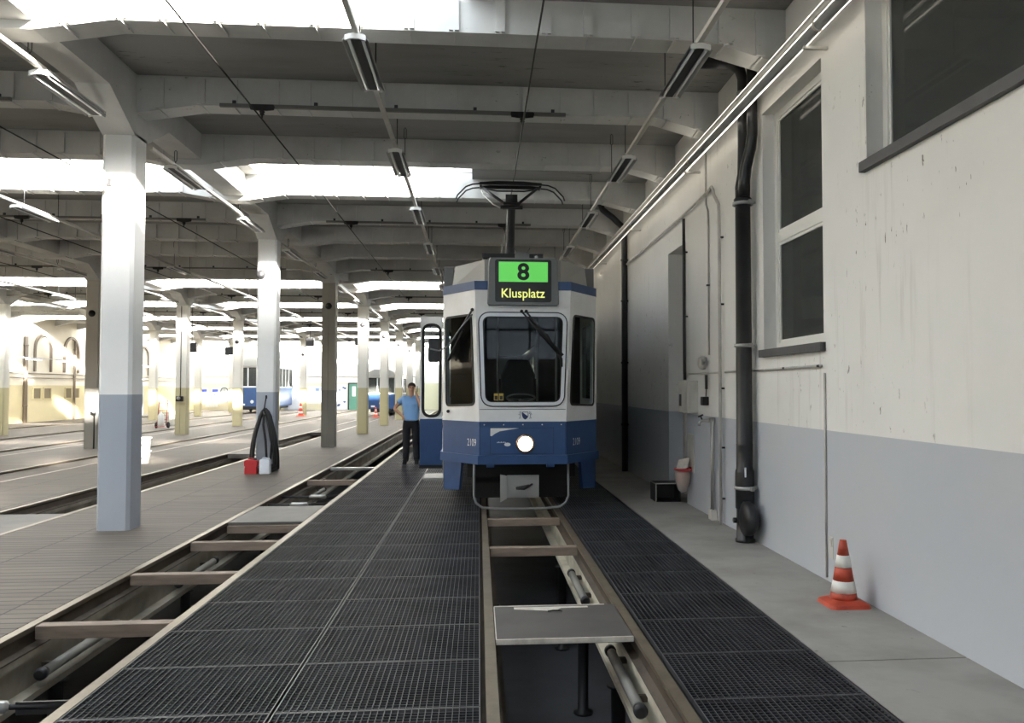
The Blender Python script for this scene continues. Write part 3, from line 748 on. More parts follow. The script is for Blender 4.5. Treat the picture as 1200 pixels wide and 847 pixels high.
# wipers
def wiper(pts, blade, nm='windscreen_wiper'):
    b = MB(); b.tube([T(*p) for p in pts], .013, 6); b.lathe([(.022, 0), (.022, -.03), (.012, -.04)], T(*pts[0]), 'y', 12); o = b.build(nm, M['black'], tram)
    b = MB(); b.tube([T(*p) for p in blade], .019, 6); b.build('wiper_blade', M['rubber'], o)
wiper([(-.02, -.03, 2.60), (.24, -.05, 2.30), (.47, -.04, 2.04)], [(.10, -.03, 2.47), (.52, -.03, 2.03)])
wiper([(.04, -.03, 2.60), (.28, -.06, 2.30), (.50, -.05, 2.03)], [(.30, -.045, 2.30), (.50, -.03, 1.98), (.50, -.03, 1.88)])
wiper([(-.66, .03, 2.62), (-.80, .16, 2.40), (-.90, .36, 2.26)], [(-.78, .18, 2.36), (-.98, .50, 1.98)])
# corner skirts
for s in (-1, 1):
    b = MB(); A, B_ = (s*.80, .36), (s*1.05, .72)
    p = [(A[0], A[1], .62), (B_[0], B_[1], .62), (B_[0]-s*.01, B_[1], .22), (A[0]+s*.03, A[1]+.04, .25)]
    q = [(x-s*.03, y+.05, z) for x, y, z in p]
    b.add([T(*v) for v in p+q], [(0, 1, 2, 3), (4, 5, 6, 7)] + [(i, (i+1) % 4, 4+(i+1) % 4, 4+i) for i in range(4)])
    b.box(min(XT+s*1.05, XT+s*1.02), max(XT+s*1.05, XT+s*1.02), YF+.72, YF+1.0, .22, .62); b.build('corner_skirt', M['tb'], tram)
# underframe, wheels, guard bar, coupler
b = MB(); b.box(XT-.72, XT+.72, YF+.35, YF+LEN-.3, .42, .66); b.box(XT-.66, XT+.66, YF+.55, YF+1.2, .12, .42); b.box(XT-.62, XT+.62, YF+3.6, YF+13, .2, .42)
b.build('underframe', M['tblack'], tram)
for y in (1.6, 3.2, 15.0, 16.6):
    for s in (-1, 1):
        b = MB(); x = s*.4825; b.lathe([(.05, -.05), (.10, -.04), (.30, -.03), (.335, -.05), (.335, .045), (.30, .03), (.10, .05), (.04, .07)], (.5575+x, YF+y, .335), 'x', 28); b.build('wheel', M['dark_metal'], tram)
b = MB(); b.tube([T(-.63, .10, .63), T(-.63, .05, .20), T(-.60, .02, .12), T(-.52, 0, .065), T(-.30, 0, .05), T(0, 0, .045), T(.30, 0, .05), T(.48, 0, .065), T(.56, .02, .12), T(.60, .05, .20), T(.60, .10, .63)], .016, 8)
b.build('guard_bar', M['tg'], tram)
b = MB()
b.prism([(XT-.20, .17), (XT+.22, .17), (XT+.22, .465), (XT-.20, .465)], YF+.12, YF+.16, 'y'); b.prism([(XT-.29, .12), (XT-.20, .17), (XT-.20, .46), (XT-.29, .48)], YF+.06, YF+.10, 'y')
cpl = b.build('coupler', M['galv'], tram, bevel=.006)
b = MB(); b.box(XT-.05, XT+.06, YF+.16, YF+.6, .26, .38); b.tube([T(-.08, .09, .30), T(.02, .05, .31), T(.09, .09, .33)], [.02, .032, .02], 10); b.tube([T(.04, .06, .30), T(.13, .10, .35)], .014, 8); b.build('coupler_hook', M['dark_metal'], cpl)
b = MB()
for x in (-.42, .36): b.box(XT+x-.05, XT+x+.05, YF-.005, YF+.05, .58, .65)
b.build('tow_bracket', M['tb'], tram)
# mirror on its arm
b = MB(); b.tube([T(-.66, .02, 2.56), T(-.80, .10, 2.40), T(-.98, .30, 2.16), T(-1.10, .40, 2.10), T(-1.22, .42, 2.13)], .011, 8); mi_ = b.build('mirror_arm', M['tg'], tram)
b = MB(); b.prism([(XT-1.25, 1.97), (XT-1.235, 1.95), (XT-1.12, 1.95), (XT-1.10, 1.97), (XT-1.10, 2.24), (XT-1.12, 2.27), (XT-1.235, 2.27), (XT-1.25, 2.24)], YF+.44, YF+.51, 'y'); b.build('mirror', M['black'], mi_, bevel=.01)
b = MB(); b.lathe([(.022, 0), (.022, -.03), (.01, -.035)], T(-.985, .57, 1.29), 'y', 12); b.build('marker_lamp', M['rubber'], tram)
# open door leaf
DX0, DX1, DY, DZ0, DZ1 = -1.40, -1.085, 1.08, .47, 2.62
lp = rounded([T(DX0+.045, DY, 1.21), T(DX1-.035, DY, 1.21), T(DX1-.035, DY, 2.50), T(DX0+.045, DY, 2.50)], .11)
b = MB(); holed(b, [T(DX0, DY, ZM), T(DX1, DY, ZM), T(DX1, DY, DZ1), T(DX0, DY, DZ1)], lp, .035)
b.quad(T(DX0, DY, ZM), T(DX0, DY+.04, ZM), T(DX0, DY+.04, DZ1), T(DX0, DY, DZ1)); b.quad(T(DX1, DY, ZM), T(DX1, DY+.04, ZM), T(DX1, DY+.04, DZ1), T(DX1, DY, DZ1)); b.quad(T(DX0, DY, DZ1), T(DX1, DY, DZ1), T(DX1, DY+.04, DZ1), T(DX0, DY+.04, DZ1))
dl = b.build('door_leaf', M['tw'], tram)
b = MB(); b.box(XT+DX0, XT+DX1, YF+DY, YF+DY+.04, DZ0+.05, ZM); b.build('door_lower_panel', M['tb'], dl)
b = MB(); b.box(XT+DX0-.005, XT+DX1, YF+DY-.004, YF+DY+.044, DZ0, DZ0+.05); b.build('kick_strip', M['rubber'], dl)
b = MB(); ring(b, lp, -.018, .022, .01); b.build('door_gasket', M['rubber'], dl)
b = MB(); pane(b, lp, .02); b.build('door_pane', M['tglass_door'], dl)
b = MB(); b.box(XT-1.36, XT-1.06, YF+1.15, YF+1.80, .30, .325)
for i in range(5): b.box(XT-1.36, XT-1.06, YF+1.18+i*.13, YF+1.22+i*.13, .325, .333)
b.box(XT-1.08, XT-1.05, YF+1.2, YF+1.75, .325, .62); b.build('door_step', M['galv'], tram)
# roof gear
b = MB(); b.box(XT-.09, XT+.09, YF+.15, YF+.30, 3.29, 3.40)
for x in (-.08, .08): b.tube([T(x*.6, .22, 3.38), T(x*1.3, .22, 3.47)], .008, 6)
b.build('roof_lamp', M['tg'], tram)
b = MB(); b.lathe([(.02, 3.28), (.02, 3.36), (.01, 3.37)], T(.19, .22, 0), 'z', 10); b.build('antenna', M['alu'], tram)
PX, PY = -.11, 1.02
b = MB()
for s in (-1, 1): b.box(XT+PX+s*.38-.04, XT+PX+s*.38+.04, YF+PY-.4, YF+PY+1.3, 3.40, 3.46)
for y in (-.3, .5, 1.2): b.box(XT+PX-.42, XT+PX+.42, YF+PY+y-.03, YF+PY+y+.03, 3.41, 3.47)
for s in (-1, 1):
    for y in (-.3, 1.2): b.lathe([(.05, 3.30), (.06, 3.34), (.035, 3.35), (.06, 3.37), (.035, 3.38), (.04, 3.41)], T(PX+s*.38, PY+y, 0), 'z', 12)
pan = b.build('pantograph', M['dark_metal'], tram)
b = MB(); b.tube([T(PX+.01, PY+1.1, 3.46), T(PX, PY+.1, 4.26)], [.07, .058], 12); b.build('lower_arm', M['dark_metal'], pan)
b = MB(); b.tube([T(PX-.12, PY+.08, 4.24), T(PX+.12, PY+.08, 4.24)], .05, 12); b.cbox(T(PX, PY+.08, 4.32), (.17, .12, .12)); b.tube([T(PX-.16, PY+.05, 4.20), T(PX+.16, PY+.05, 4.20)], .03, 10); b.build('elbow_joint', M['black'], pan)
b = MB()
b.tube([T(PX-.10, PY+.08, 4.26), T(PX-.42, PY+.5, 4.585)], .022, 8); b.tube([T(PX+.10, PY+.08, 4.26), T(PX+.40, PY+.5, 4.585)], .022, 8); b.build('upper_arm', M['dark_metal'], pan)
b = MB(); b.tube([T(PX-.11, PY+.06, 4.17), T(PX-.26, PY+.2, 4.27), T(PX-.40, PY+.45, 4.47), T(PX-.43, PY+.5, 4.55)], .010, 6); b.build('guide_rod', M['galv'], pan)
b = MB()
for dy in (.38, .62):
    b.tube([T(PX-.80, PY+dy, 4.38), T(PX-.78, PY+dy, 4.44), T(PX-.66, PY+dy, 4.565), T(PX-.56, PY+dy, 4.605), T(PX-.45, PY+dy, 4.615)], .012, 6); b.tube([T(PX+.80, PY+dy, 4.38), T(PX+.78, PY+dy, 4.44), T(PX+.66, PY+dy, 4.565), T(PX+.56, PY+dy, 4.605), T(PX+.45, PY+dy, 4.615)], .012, 6)
    b.prism([(XT+PX-.46, 4.60), (XT+PX+.46, 4.60), (XT+PX+.46, 4.635), (XT+PX+.2, 4.655), (XT+PX-.2, 4.655), (XT+PX-.46, 4.635)], YF+PY+dy-.025, YF+PY+dy+.025, 'y')
b.tube([T(PX-.44, PY+.5, 4.58), T(PX-.2, PY+.5, 4.54), T(PX+.2, PY+.5, 4.54), T(PX+.44, PY+.5, 4.58)], .012, 6)
for s in (-1, 1): b.tube([T(PX+s*.44, PY+.38, 4.6), T(PX+s*.44, PY+.62, 4.6)], .018, 8)
b.build('collector_head', M['black'], pan)
# ------------------------------------------------------------------ hanging fluorescent rows
M['trough'] = plain('lamp_reflector', rgb(150, 150, 148), .45, .3)
def lamp_proto(label, group, lit=False, L=1.16):
    root = thing('ceiling_light', (0, 0, 0), label, 'light', group)
    b = MB(); prof = [(-.11, .0), (-.105, .0), (-.06, .055), (.06, .055), (.105, .0), (.11, .0), (.065, .062), (-.065, .062)]
    b.prism(prof, -L/2, L/2, 'y'); b.build('reflector', M['trough'], root)
    b = MB(); b.prism([(-.035, .01), (.035, .01), (.035, .055), (-.035, .055)], -L/2, L/2, 'y'); b.build('ballast_housing', M['dark_metal'], root)
    for s in (-1, 1):
        b = MB(); b.tube([(s*.058, -L/2+.03, .012), (s*.058, L/2-.03, .012)], .014, 8); b.build('fluorescent_tube', M['tube_lit'] if lit else M['tube'], root)
    for e in (-1, 1):
        b = MB(); b.prism([(-.085, -.005), (-.085, .04), (-.02, .055), (.02, .055), (.085, .04), (.085, -.005), (.03, .012), (-.03, .012)], e*(L/2+.012)-.012, e*(L/2+.012)+.012, 'y'); b.build('end_bracket', M['white_metal'], root)
    return root
rows = [(-1.02, 4.46, [7.42, 10.68, 13.95, 17.2, 20.5, 23.8, 27.0, 30.3], (-3, 33), 'hanging row left of the tram wire', ZS, .30),
        (1.86, 4.46, [7.36, 10.72, 14.0, 17.3, 20.6, 23.9, 27.2, 30.5], (-3, 33), 'hanging row nearest the white wall', ZS, .30),
        (-7.42, 4.5, [8.0, 14.5, 21.2, 27.8, 34.5, 41.2, 48], (-3, 50), 'hanging row in the second bay', ZS, .35),
        (-13.3, 4.5, [14.5, 21.2, 27.8, 34.5, 41.2, 48], (5, 50), 'hanging row in the third bay', ZS, .35)]
proto = None
def rod_set(root_name, x, y, z0, z1, label, group):
    root = thing(root_name, (x, y, z1), label, 'hanger', group)
    b = MB(); b.tube([(x, y, z0), (x, y, z1-.16)], .006, 6); b.build('rod', M['dark_metal'], root)
    b = MB(); b.tube([(x-.016, y, z1-.03), (x-.016, y, z1-.15), (x, y, z1-.17), (x+.016, y, z1-.15), (x+.016, y, z1-.03), (x, y, z1-.01), (x-.016, y, z1-.03)], .005, 5); b.build('link', M['dark_metal'], root)
    return root
for ri, (x, z, ys, span, nm, top, rodx) in enumerate(rows):
    for i, y in enumerate(ys):
        lab = f'{ORD[i]} twin-tube fluorescent light of the {nm}'
        if proto is None: proto = lamp_proto(lab, None); proto.location = (x, y, z); o = proto
        else: o = copy_tree(proto, (x, y, z), label=lab)
        o['group'] = 'fluorescent lights in the ' + nm
        for dy in (-.35, .75): rod_set('hanger_rod', x + (.0 if dy < 0 else .0), y+dy, z+.11, top, f'thin hanger rod at the {ORD[i]} light of the {nm}', 'hanger rods of the ' + nm)
    b = MB(); b.box(x-.022, x+.022, span[0], span[1], z+.066, z+.11)
    tag(b.build('light_trunking', M['grey_metal'], org=(x, span[0], z)), f'long straight cable trunking of the {nm}', 'trunking')
# lights under the long beams, between the columns
for ri, r in enumerate(ROWS[:2]):
    nm = ['beam of the blue-grey columns', 'second long beam'][ri]
    for ci in range(0, 7):
        ya, yb = COLY[ci]+.2+.9, COLY[ci+1]-.2
        for j, dy in enumerate((.85, 3.9)):
            lab = f'{ORD[j]} twin-tube light in the {ORD[ci]} column gap under the {nm}'
            o = copy_tree(proto, (r, COLY[ci]+.2+.55+dy+(.4 if j == 0 else .7), 4.52), label=lab); o['group'] = 'lights under the ' + nm
        b = MB(); b.box(r-.022, r+.022, COLY[ci]+.75, COLY[ci+1]-.55, 4.586, 4.63)
        tag(b.build('light_trunking', M['grey_metal'], org=(r, COLY[ci], 4.6)), f'cable trunking in the {ORD[ci]} column gap under the {nm}', 'trunking')
        for dy in (1.6, 4.6): rod_set('hanger_rod', r, COLY[ci]+dy, 4.63, 4.835, f'short hanger in the {ORD[ci]} column gap under the {nm}', 'hangers of the ' + nm)

# ------------------------------------------------------------------ contact wires, their cross rails and insulators
wx = [.505, -2.49, -5.64, -8.6, -11.7, -14.7]
wl = ['the tram', 'the empty pit track', 'the third track', 'the fourth track', 'the fifth track', 'the sixth track']
for i, x in enumerate(wx):
    b = MB(); b.tube([(x, Y0, 4.69), (x, 12.4, 4.672), (x, YB-.2, 4.69)] if i == 0 else [(x, Y0, 4.69), (x, YB-.2, 4.69)], .009, 6)
    tag(b.build('contact_wire', M['wire'], org=(x, 0, 4.69)), f'thin dark overhead contact wire above {wl[i]}', 'wire')
for ci, y in enumerate(COLY):
    for bi, (xa, xb, ws_) in enumerate(((-2.97, 1.02, (wx[0], wx[1])), (-9.1, -5.25, (wx[2], wx[3])), (-15.2, -11.2, (wx[4], wx[5])))):
        yb = y-.22
        root = thing('suspension_rail', ((xa+xb)/2, yb, 4.86), f'steel wire-holding rail on the {ORD[ci]} column beam of the {ORD[bi]} bay', 'rail')
        b = MB(); b.prism([(-.02+yb, 4.83), (.02+yb, 4.83), (.02+yb, 4.87), (-.02+yb, 4.87)], xa, xb, 'x'); b.build('channel', M['channel'], root)
        n = 5
        for k in range(n):
            x = xa + .15 + (xb-xa-.3)*k/(n-1)
            b = MB(); b.box(x-.02, x+.02, yb+.02, y-.175, 4.85, 4.92); b.build('mount', M['dark_metal'], root)
        for x in ws_:
            ins = MB(); ins.prism([(x-.13, 4.86), (x-.14, 4.84), (x-.13, 4.80), (x-.05, 4.79), (x+.05, 4.79), (x+.13, 4.80), (x+.14, 4.84), (x+.13, 4.86)], yb-.045, yb-.022, 'y')
            ins.lathe([(.02, 4.79), (.035, 4.775), (.02, 4.76), (.03, 4.745), (.012, 4.735), (.008, 4.70)], (x, yb-.034, 0), 'z', 10); ins.build('insulator', M['rubber'], root)

# ------------------------------------------------------------------ pipes along the right wall
b = MB(); b.tube([(2.69, Y0, 4.60), (2.69, YB-.3, 4.60)], .036, 12)
M['pipe_grey'] = dirty('dull_pipe_paint', rgb(158, 157, 153), rgb(120, 118, 114), .5, 3, .95); M['pipe_grey'].node_tree.nodes['Principled BSDF'].inputs['Specular IOR Level'].default_value = .1
p1 = tag(b.build('pipe', M['pipe_grey'], org=(2.73, 0, 4.58)), 'thinner of the two long pale pipes high along the white wall', 'pipe')
b = MB(); b.tube([(2.70, Y0, 4.505), (2.70, YB-.3, 4.505)], .050, 14)
p2 = tag(b.build('pipe', M['pipe_grey'], org=(2.79, 0, 4.5)), 'thicker lower one of the two long pale pipes high along the white wall', 'pipe')
for y in range(-2, 60, 4):
    b = MB(); b.tube([(2.70, y+.3, 4.505), (2.70, y+.33, 4.505)], .055, 14); b.build('pipe_clamp', M['grey_metal'], p2)
    b = MB(); b.box(2.69, 2.899, y+.60, y+.63, 4.43, 4.455); b.build('bracket', M['grey_metal'], p2)
def downpipe(y, r, label, ztop):
    root = thing('downpipe', (2.79, y, 0), label, 'pipe'); x = 2.79
    return root, x
root = thing('downpipe', (2.78, 8.5, 0), 'thick black downpipe with round flap valve on the white wall', 'pipe'); x = 2.78
b = MB(); b.lathe([(.105, 0), (.105, .03), (.09, .04), (.088, .34), (.10, .35), (.10, .60), (.10, .72), (.098, .74), (.086, .76), (.086, 1.0), (.088, 1.01), (.084, 1.02), (.080, 3.52), (.095, 3.53), (.095, 3.60), (.078, 3.62), (.074, 3.70)], (x, 8.5, 0), 'z', 24); b.build('lower_pipe', M['blackpipe'], root)
b = MB(); b.tube([(x, 8.56, 3.62), (x+.01, 8.60, 3.75), (x+.04, 8.62, 3.9), (x+.045, 8.62, 4.2), (x+.045, 8.62, 4.93), (x+.02, 8.62, 5.03), (x-.06, 8.62, 5.09), (x-.14, 8.62, 5.10), (x-.42, 8.62, 5.10), (x-.45, 8.62, 5.19)], [.06, .06, .056, .054, .054, .06, .062, .062, .07, .085], 14); b.build('rear_branch', M['blackpipe'], root)
b = MB(); b.tube([(x, 8.46, 3.62), (x, 8.44, 3.8), (x+.01, 8.42, 3.92), (x+.035, 8.34, 4.10), (x+.045, 8.31, 4.24), (x+.045, 8.31, 4.95), (x+.045, 8.31, 5.19)], [.066, .064, .06, .058, .055, .054, .06], 14); b.build('front_branch', M['blackpipe'], root)
for z in (.56, 2.05, 3.55):
    rr = .108 if z < 1 else (.092 if z < 3 else .10)
    b = MB(); b.lathe([(rr, z-.018), (rr+.008, z-.016), (rr+.008, z+.016), (rr, z+.018)], (x, 8.5, 0), 'z', 24); b.box(x+.02, x+.05, 8.5-rr-.05, 8.5-rr+.01, z-.02, z+.02); b.tube([(x+.08, 8.5, z), (XW-.016, 8.42, z)], .012, 6); b.build('pipe_clamp', M['galv'], root)
for y2, z in ((8.31, 4.95), (8.62, 4.78)):
    b = MB(); b.lathe([(.056, z-.02), (.064, z-.015), (.064, z+.015), (.056, z+.02)], (x+.045, y2, 0), 'z', 18); b.build('pipe_clamp', M['galv'], root)
b = MB(); b.lathe([(.02, -.12), (.05, -.125), (.15, -.11), (.175, -.09), (.175, -.03), (.15, .0), (.12, .03)], (x+.04, 8.36, .26), 'x', 28); b.build('flap_valve', M['blackpipe'], root)
b = MB(); b.tube([(x-.07, 8.52, .22), (x-.12, 8.52, .22)], .028, 10); b.build('valve_knob', M['blackpipe'], root)
b = MB(); b.box(x-.035, x-.02, 8.39, 8.397, .68, .78); b.build('paper_tag', M['white'], root)
root = thing('downpipe', (2.825, 15.9, 0), 'thin black downpipe on the wall beside the tram side', 'pipe')
b = MB(); b.tube([(2.825, 15.9, 0), (2.825, 15.9, 4.6), (2.79, 15.9, 4.75), (2.6, 15.9, 4.93), (2.4, 15.9, 5.08), (2.35, 15.9, 5.19)], [.06]*6, 14); b.build('pipe_run', M['blackpipe'], root)
for z in (.9, 2.1, 3.3, 4.1):
    b = MB(); b.lathe([(.062, z-.02), (.072, z-.015), (.072, z+.015), (.062, z+.02)], (2.825, 15.9, 0), 'z', 16); b.box(2.86, XW-.001, 15.88, 15.92, z-.01, z+.01); b.build('pipe_clamp', M['dark_metal'], root)
def conduit(name, pts, r, mat, label, clips=()):
    root = thing(name, pts[0], label, 'pipe')
    b = MB(); b.tube(pts, r, 8); b.build('pipe_run', mat, root)
    for c in clips:
        b = MB(); b.cbox((XW-.021, c[1], c[2]), (.04, .03, .02)); b.build('pipe_clip', M['dark_metal'], root)
xw = XW-.03; xq = XW-.015; xo = XW-.052
M['conduit'] = dirty('conduit_paint', rgb(190, 188, 184), rgb(130, 126, 120), .6, 4, .5)
conduit('water_pipe', [(xo, 15.75, 4.0), (xo, 11.4, 4.02), (xo, 10.0, 4.06), (xo, 9.92, 4.08), (xo, 9.84, 4.02), (xo, 9.80, 3.95), (xo, 9.62, 3.80), (xo, 9.60, 3.7), (xo, 9.60, .0)], .020, M['conduit'], 'thin pale pipe running down the wall left of the thick black downpipe', [(xw+.01, 9.6, z) for z in (3.4, 2.6, 1.6, .9, .3)])
conduit('conduit', [(xq, 10.3, 4.62), (xq, 10.3, 3.95), (xq, 10.22, 3.85), (xq, 10.2, 3.75), (xq, 10.2, 2.02)], .012, M['conduit'], 'thin conduit dropping from the pale pipes to the switch boxes', [(xw+.01, 10.2, 2.9)])
conduit('conduit', [(xo, 11.3, 3.97), (xo, 11.3, 3.2), (xo, 11.3, 2.0), (xo, 11.28, 1.72)], .022, M['dark_metal'], 'dark conduit running down beside the door recess', [(xw+.01, 11.3, 3.5), (xw+.01, 11.3, 2.6)])
conduit('conduit', [(xq, 11.2, 1.80), (xq, 9.70, 1.79)], .010, M['conduit'], 'short level conduit between the door recess and the water pipe', [])
conduit('conduit', [(xw+.01, 9.5, 1.79), (xw+.01, 6.78, 1.79)], .012, M['conduit'], 'level conduit passing behind the black downpipe below the tall window', [(xw+.01, 7.6, 1.79), (xw+.01, 6.8, 1.79)])
conduit('conduit', [(xw+.02, 6.72, 1.73), (xw+.02, 6.72, .03)], .011, M['conduit'], 'upright thin conduit on the wall beside the traffic cone', [])
b = MB(); b.box(XW-.006, XW, 6.60, 6.68, .20, .38); b.cbox((XW-.008, 6.64, .33), (.01, .04, .06)); tag(b.build('wall_plate', M['grey_metal'], org=(XW, 6.64, .2), bevel=.002), 'small scuffed metal plate low on the wall behind the cone', 'plate')
# switch boxes and valves
root = thing('switch_box', (XW, 10.45, 1.95), 'grey round switch box on the wall above the tap', 'switch box')
b = MB(); b.lathe([(.085, 0), (.085, -.05), (.07, -.075), (.03, -.08)], (XW, 10.45, 1.93), 'x', 20); b.build('box', M['grey_metal'], root)
b = MB(); b.cbox((XW-.05, 10.30, 1.93), (.05, .10, .07)); b.tube([(XW-.06, 10.24, 1.93), (XW-.06, 10.18, 1.98)], .02, 8); b.build('cable_gland', M['galv'], root)
root = thing('socket', (XW, 10.3, 1.4), 'small dark wall socket with hanging lead below the switch box', 'socket')
b = MB(); b.cbox((XW-.04, 10.32, 1.44), (.08, .12, .11)); b.build('socket_body', M['dark_metal'], root, bevel=.008)
b = MB(); b.cbox((XW-.045, 10.22, 1.68), (.03, .035, .18)); b.tube([(XW-.045, 10.22, 1.6), (XW-.04, 10.26, 1.5)], .007, 6); b.build('lead', M['black'], root)
root = thing('meter_cabinet', (XW, 11.0, 1.25), 'pale grey metal cabinet with dark label beside the door recess', 'cabinet')
b = MB(); b.box(XW-.14, XW, 10.78, 11.32, 1.27, 1.70); b.build('cabinet_body', M['grey_metal'], root, bevel=.006)
b = MB(); b.box(XW-.10, XW-.02, 10.772, 10.78, 1.30, 1.66); b.box(XW-.146, XW-.14, 10.82, 11.28, 1.31, 1.66); b.build('cabinet_door', M['grey_metal'], root)
b = MB(); b.box(XW-.155, XW-.147, 11.10, 11.2, 1.36, 1.52); b.build('label_plate', M['dark_metal'], root)
b = MB(); b.cbox((XW-.10, 11.36, 1.60), (.09, .08, .11)); tag(b.build('junction_box', M['white_metal'], org=(XW-.1, 11.36, 1.6), bevel=.006), 'little white junction box on the corner of the meter cabinet', 'junction box')
# tap
root = thing('tap', (2.85, 10.0, 0), 'brass wall tap on a pair of upright pipes', 'tap')
b = MB(); b.tube([(2.855, 10.0, 0), (2.855, 10.0, 1.24)], .017, 8); b.build('standpipe', M['galv'], root)
b = MB(); b.tube([(2.855, 9.93, 0), (2.855, 9.93, 1.18), (2.855, 9.97, 1.21)], .014, 8); b.build('standpipe', M['galv'], root)
b = MB(); b.cbox((2.855, 10.0, 1.21), (.06, .09, .06)); b.tube([(2.84, 10.0, 1.20), (2.76, 10.0, 1.205), (2.72, 10.0, 1.20), (2.70, 10.0, 1.17), (2.70, 10.0, 1.14)], .018, 10); b.build('spout', M['galv'], root)
b = MB(); b.tube([(2.745, 10.0, 1.20), (2.72, 10.0, 1.255)], .009, 8); b.tube([(2.69, 10.0, 1.25), (2.75, 10.0, 1.275)], .011, 8); b.build('tap_handle', M['dark_metal'], root)
b = MB(); b.cbox((2.855, 9.965, .06), (.07, .13, .12)); b.build('pipe_foot', M['grey_metal'], root)
# waste bag in a red ring
root = thing('waste_bag', (2.77, 11.12, .5), 'waste bag hanging from a red ring on the wall', 'waste bag')
M['red'] = plain('red_plastic', rgb(172, 42, 46), .4)
b = MB(); b.tube([(2.765+.095*math.cos(R(a)), 11.12+.14*math.sin(R(a)), .50) for a in range(0, 361, 20)], .017, 8); b.box(2.86, XW-.014, 11.08, 11.16, .47, .53); b.build('ring', M['red'], root)
M['bag'] = plain('clear_bag', rgb(196, 186, 178), .3); M['bag'].node_tree.nodes['Principled BSDF'].inputs['Alpha'].default_value = .55
b = MB(); b.lathe([(.10, .50), (.112, .44), (.09, .30), (.06, .22), (.02, .19)], (2.77, 11.12, 0), 'z', 18); b.build('bag', M['bag'], root)
b = MB(); b.lathe([(.085, .48), (.095, .43), (.07, .32), (.03, .25)], (2.77, 11.12, 0), 'z', 14); b.build('rubbish', plain('pink_rubbish', rgb(206, 120, 108), .7), root)
b = MB(); b.add([(2.70, 11.2, .50), (2.80, 11.05, .52), (2.84, 11.07, .66), (2.74, 11.22, .62), (2.72, 11.2, .5), (2.82, 11.05, .53), (2.86, 11.07, .655), (2.76, 11.22, .62)], [(0, 1, 2, 3), (4, 5, 6, 7), (0, 1, 5, 4), (1, 2, 6, 5), (2, 3, 7, 6), (3, 0, 4, 7)]); b.build('crumpled_paper', M['worn'], root)
b = MB(); b.box(XW-.012, XW, 10.98, 11.30, .46, .98); tag(b.build('backing_board', M['grey_metal'], org=(XW, 11.1, .46), bevel=.003), 'pale board on the wall behind the red bag ring', 'board')
root = thing('storage_box', (2.66, 11.72, 0), 'black open-fronted box on the walkway below the red ring', 'box')
b = MB(); x0, x1, y0, y1, h, t = 2.49, 2.85, 11.56, 11.92, .25, .012
b.box(x0, x1, y0, y1, 0, t); b.box(x0, x1, y1-t, y1, t, h); b.box(x0, x0+t, y0, y1-t, t, h); b.box(x1-t, x1, y0, y1-t, t, h); b.box(x0, x1, y0, y1, h, h+t); b.build('case', M['black'], root)
b = MB(); b.box(x0, x0+.012, y0-.006, y0, 0, h+t); b.box(x0, x1, y0-.006, y0, h, h+t); b.box(x0-.006, x0, y0, y1, h, h+t); b.build('edge_trim', M['grey_metal'], root)
# ------------------------------------------------------------------ traffic cones
M['cone'] = dirty('cone_orange', rgb(188, 72, 48), rgb(128, 48, 36), .6, 9, .5)
M['cone_far'] = plain('cone_red_orange', rgb(232, 74, 44), .5)
M['cone_white'] = dirty('cone_white', rgb(230, 228, 222), rgb(180, 176, 168), .5, 9, .4)
def cone(x, y, h, label, rz=0, far=False):
    root = thing('traffic_cone', (x, y, 0), label, 'traffic cone'); mo = M['cone_far'] if far else M['cone']
    w = h*.33; b = MB(); p = rounded([(x-w, y-w, 0), (x+w, y-w, 0), (x+w, y+w, 0), (x-w, y+w, 0)], w*.35, 4); n = len(p)
    up = [Vector((x+(q.x-x)*.93, y+(q.y-y)*.93, h*.055)) for q in p]; up2 = [Vector((x+(q.x-x)*.62, y+(q.y-y)*.62, h*.10)) for q in p]
    b.add(p+up+up2, [tuple(range(n))] + [(j*n+i, j*n+(i+1) % n, (j+1)*n+(i+1) % n, (j+1)*n+i) for j in (0, 1) for i in range(n)] + [tuple(range(2*n, 3*n))]); b.build('cone_base', mo, root)
    r0, r1 = h*.21, h*.052
    R_ = lambda t: r0+(r1-r0)*t
    for (a, c, m_, nm) in ((.085, .20, mo, 'cone_body'), (.20, .38, M['cone_white'], 'white_band'), (.38, .585, mo, 'cone_body'), (.585, .77, M['cone_white'], 'white_band'), (.77, 1.0, mo, 'cone_tip')):
        b = MB(); k = (lambda t: R_((t-.085)/.915)); e = .002 if m_ is M['cone_white'] else 0
        b.lathe([(k(a)+e, a*h), (k(c)+e, c*h)], (x, y, 0), 'z', 24); b.build(nm, m_, root)
    root.rotation_euler.z = rz
    return root
cone(2.70, 5.98, .475, 'dirty orange and white traffic cone standing against the white wall', 0)
cone(-10.25, 49.0, .75, 'bright orange cone in front of the far beige column', 0, True)
cone(-5.78, 47.4, .55, 'bright orange cone in front of the distant blue tramcar', 0, True)

# ------------------------------------------------------------------ column fittings
def bell(x, y, z, label, sx=0, r=.09):
    root = thing('alarm_bell', (x, y, z), label, 'bell')
    b = MB(); b.lathe([(.0, -.10), (r*.4, -.095), (r*.8, -.07), (r, -.04), (r, -.03)], (x, y, z), 'y', 18); b.build('gong', M['dark_metal'], root)
    b = MB(); b.box(x-.05, x+.05, y-.03, y, z-.07, z+.07); b.build('bell_mount', M['dark_metal'], root)
root = thing('siren', (-4.25, 9.72, 3.95), 'grey siren on the corner of the front blue-grey column', 'siren')
b = MB(); b.lathe([(.045, 3.84), (.05, 3.86), (.04, 3.90), (.055, 3.93), (.055, 4.0), (.035, 4.03), (.03, 4.06)], (-4.235, 9.665, 0), 'z', 16); b.build('siren_body', M['grey_metal'], root)
b = MB(); b.box(-4.25, -4.16, 9.70, 9.74, 3.90, 3.98); b.build('siren_mount', M['dark_metal'], root)
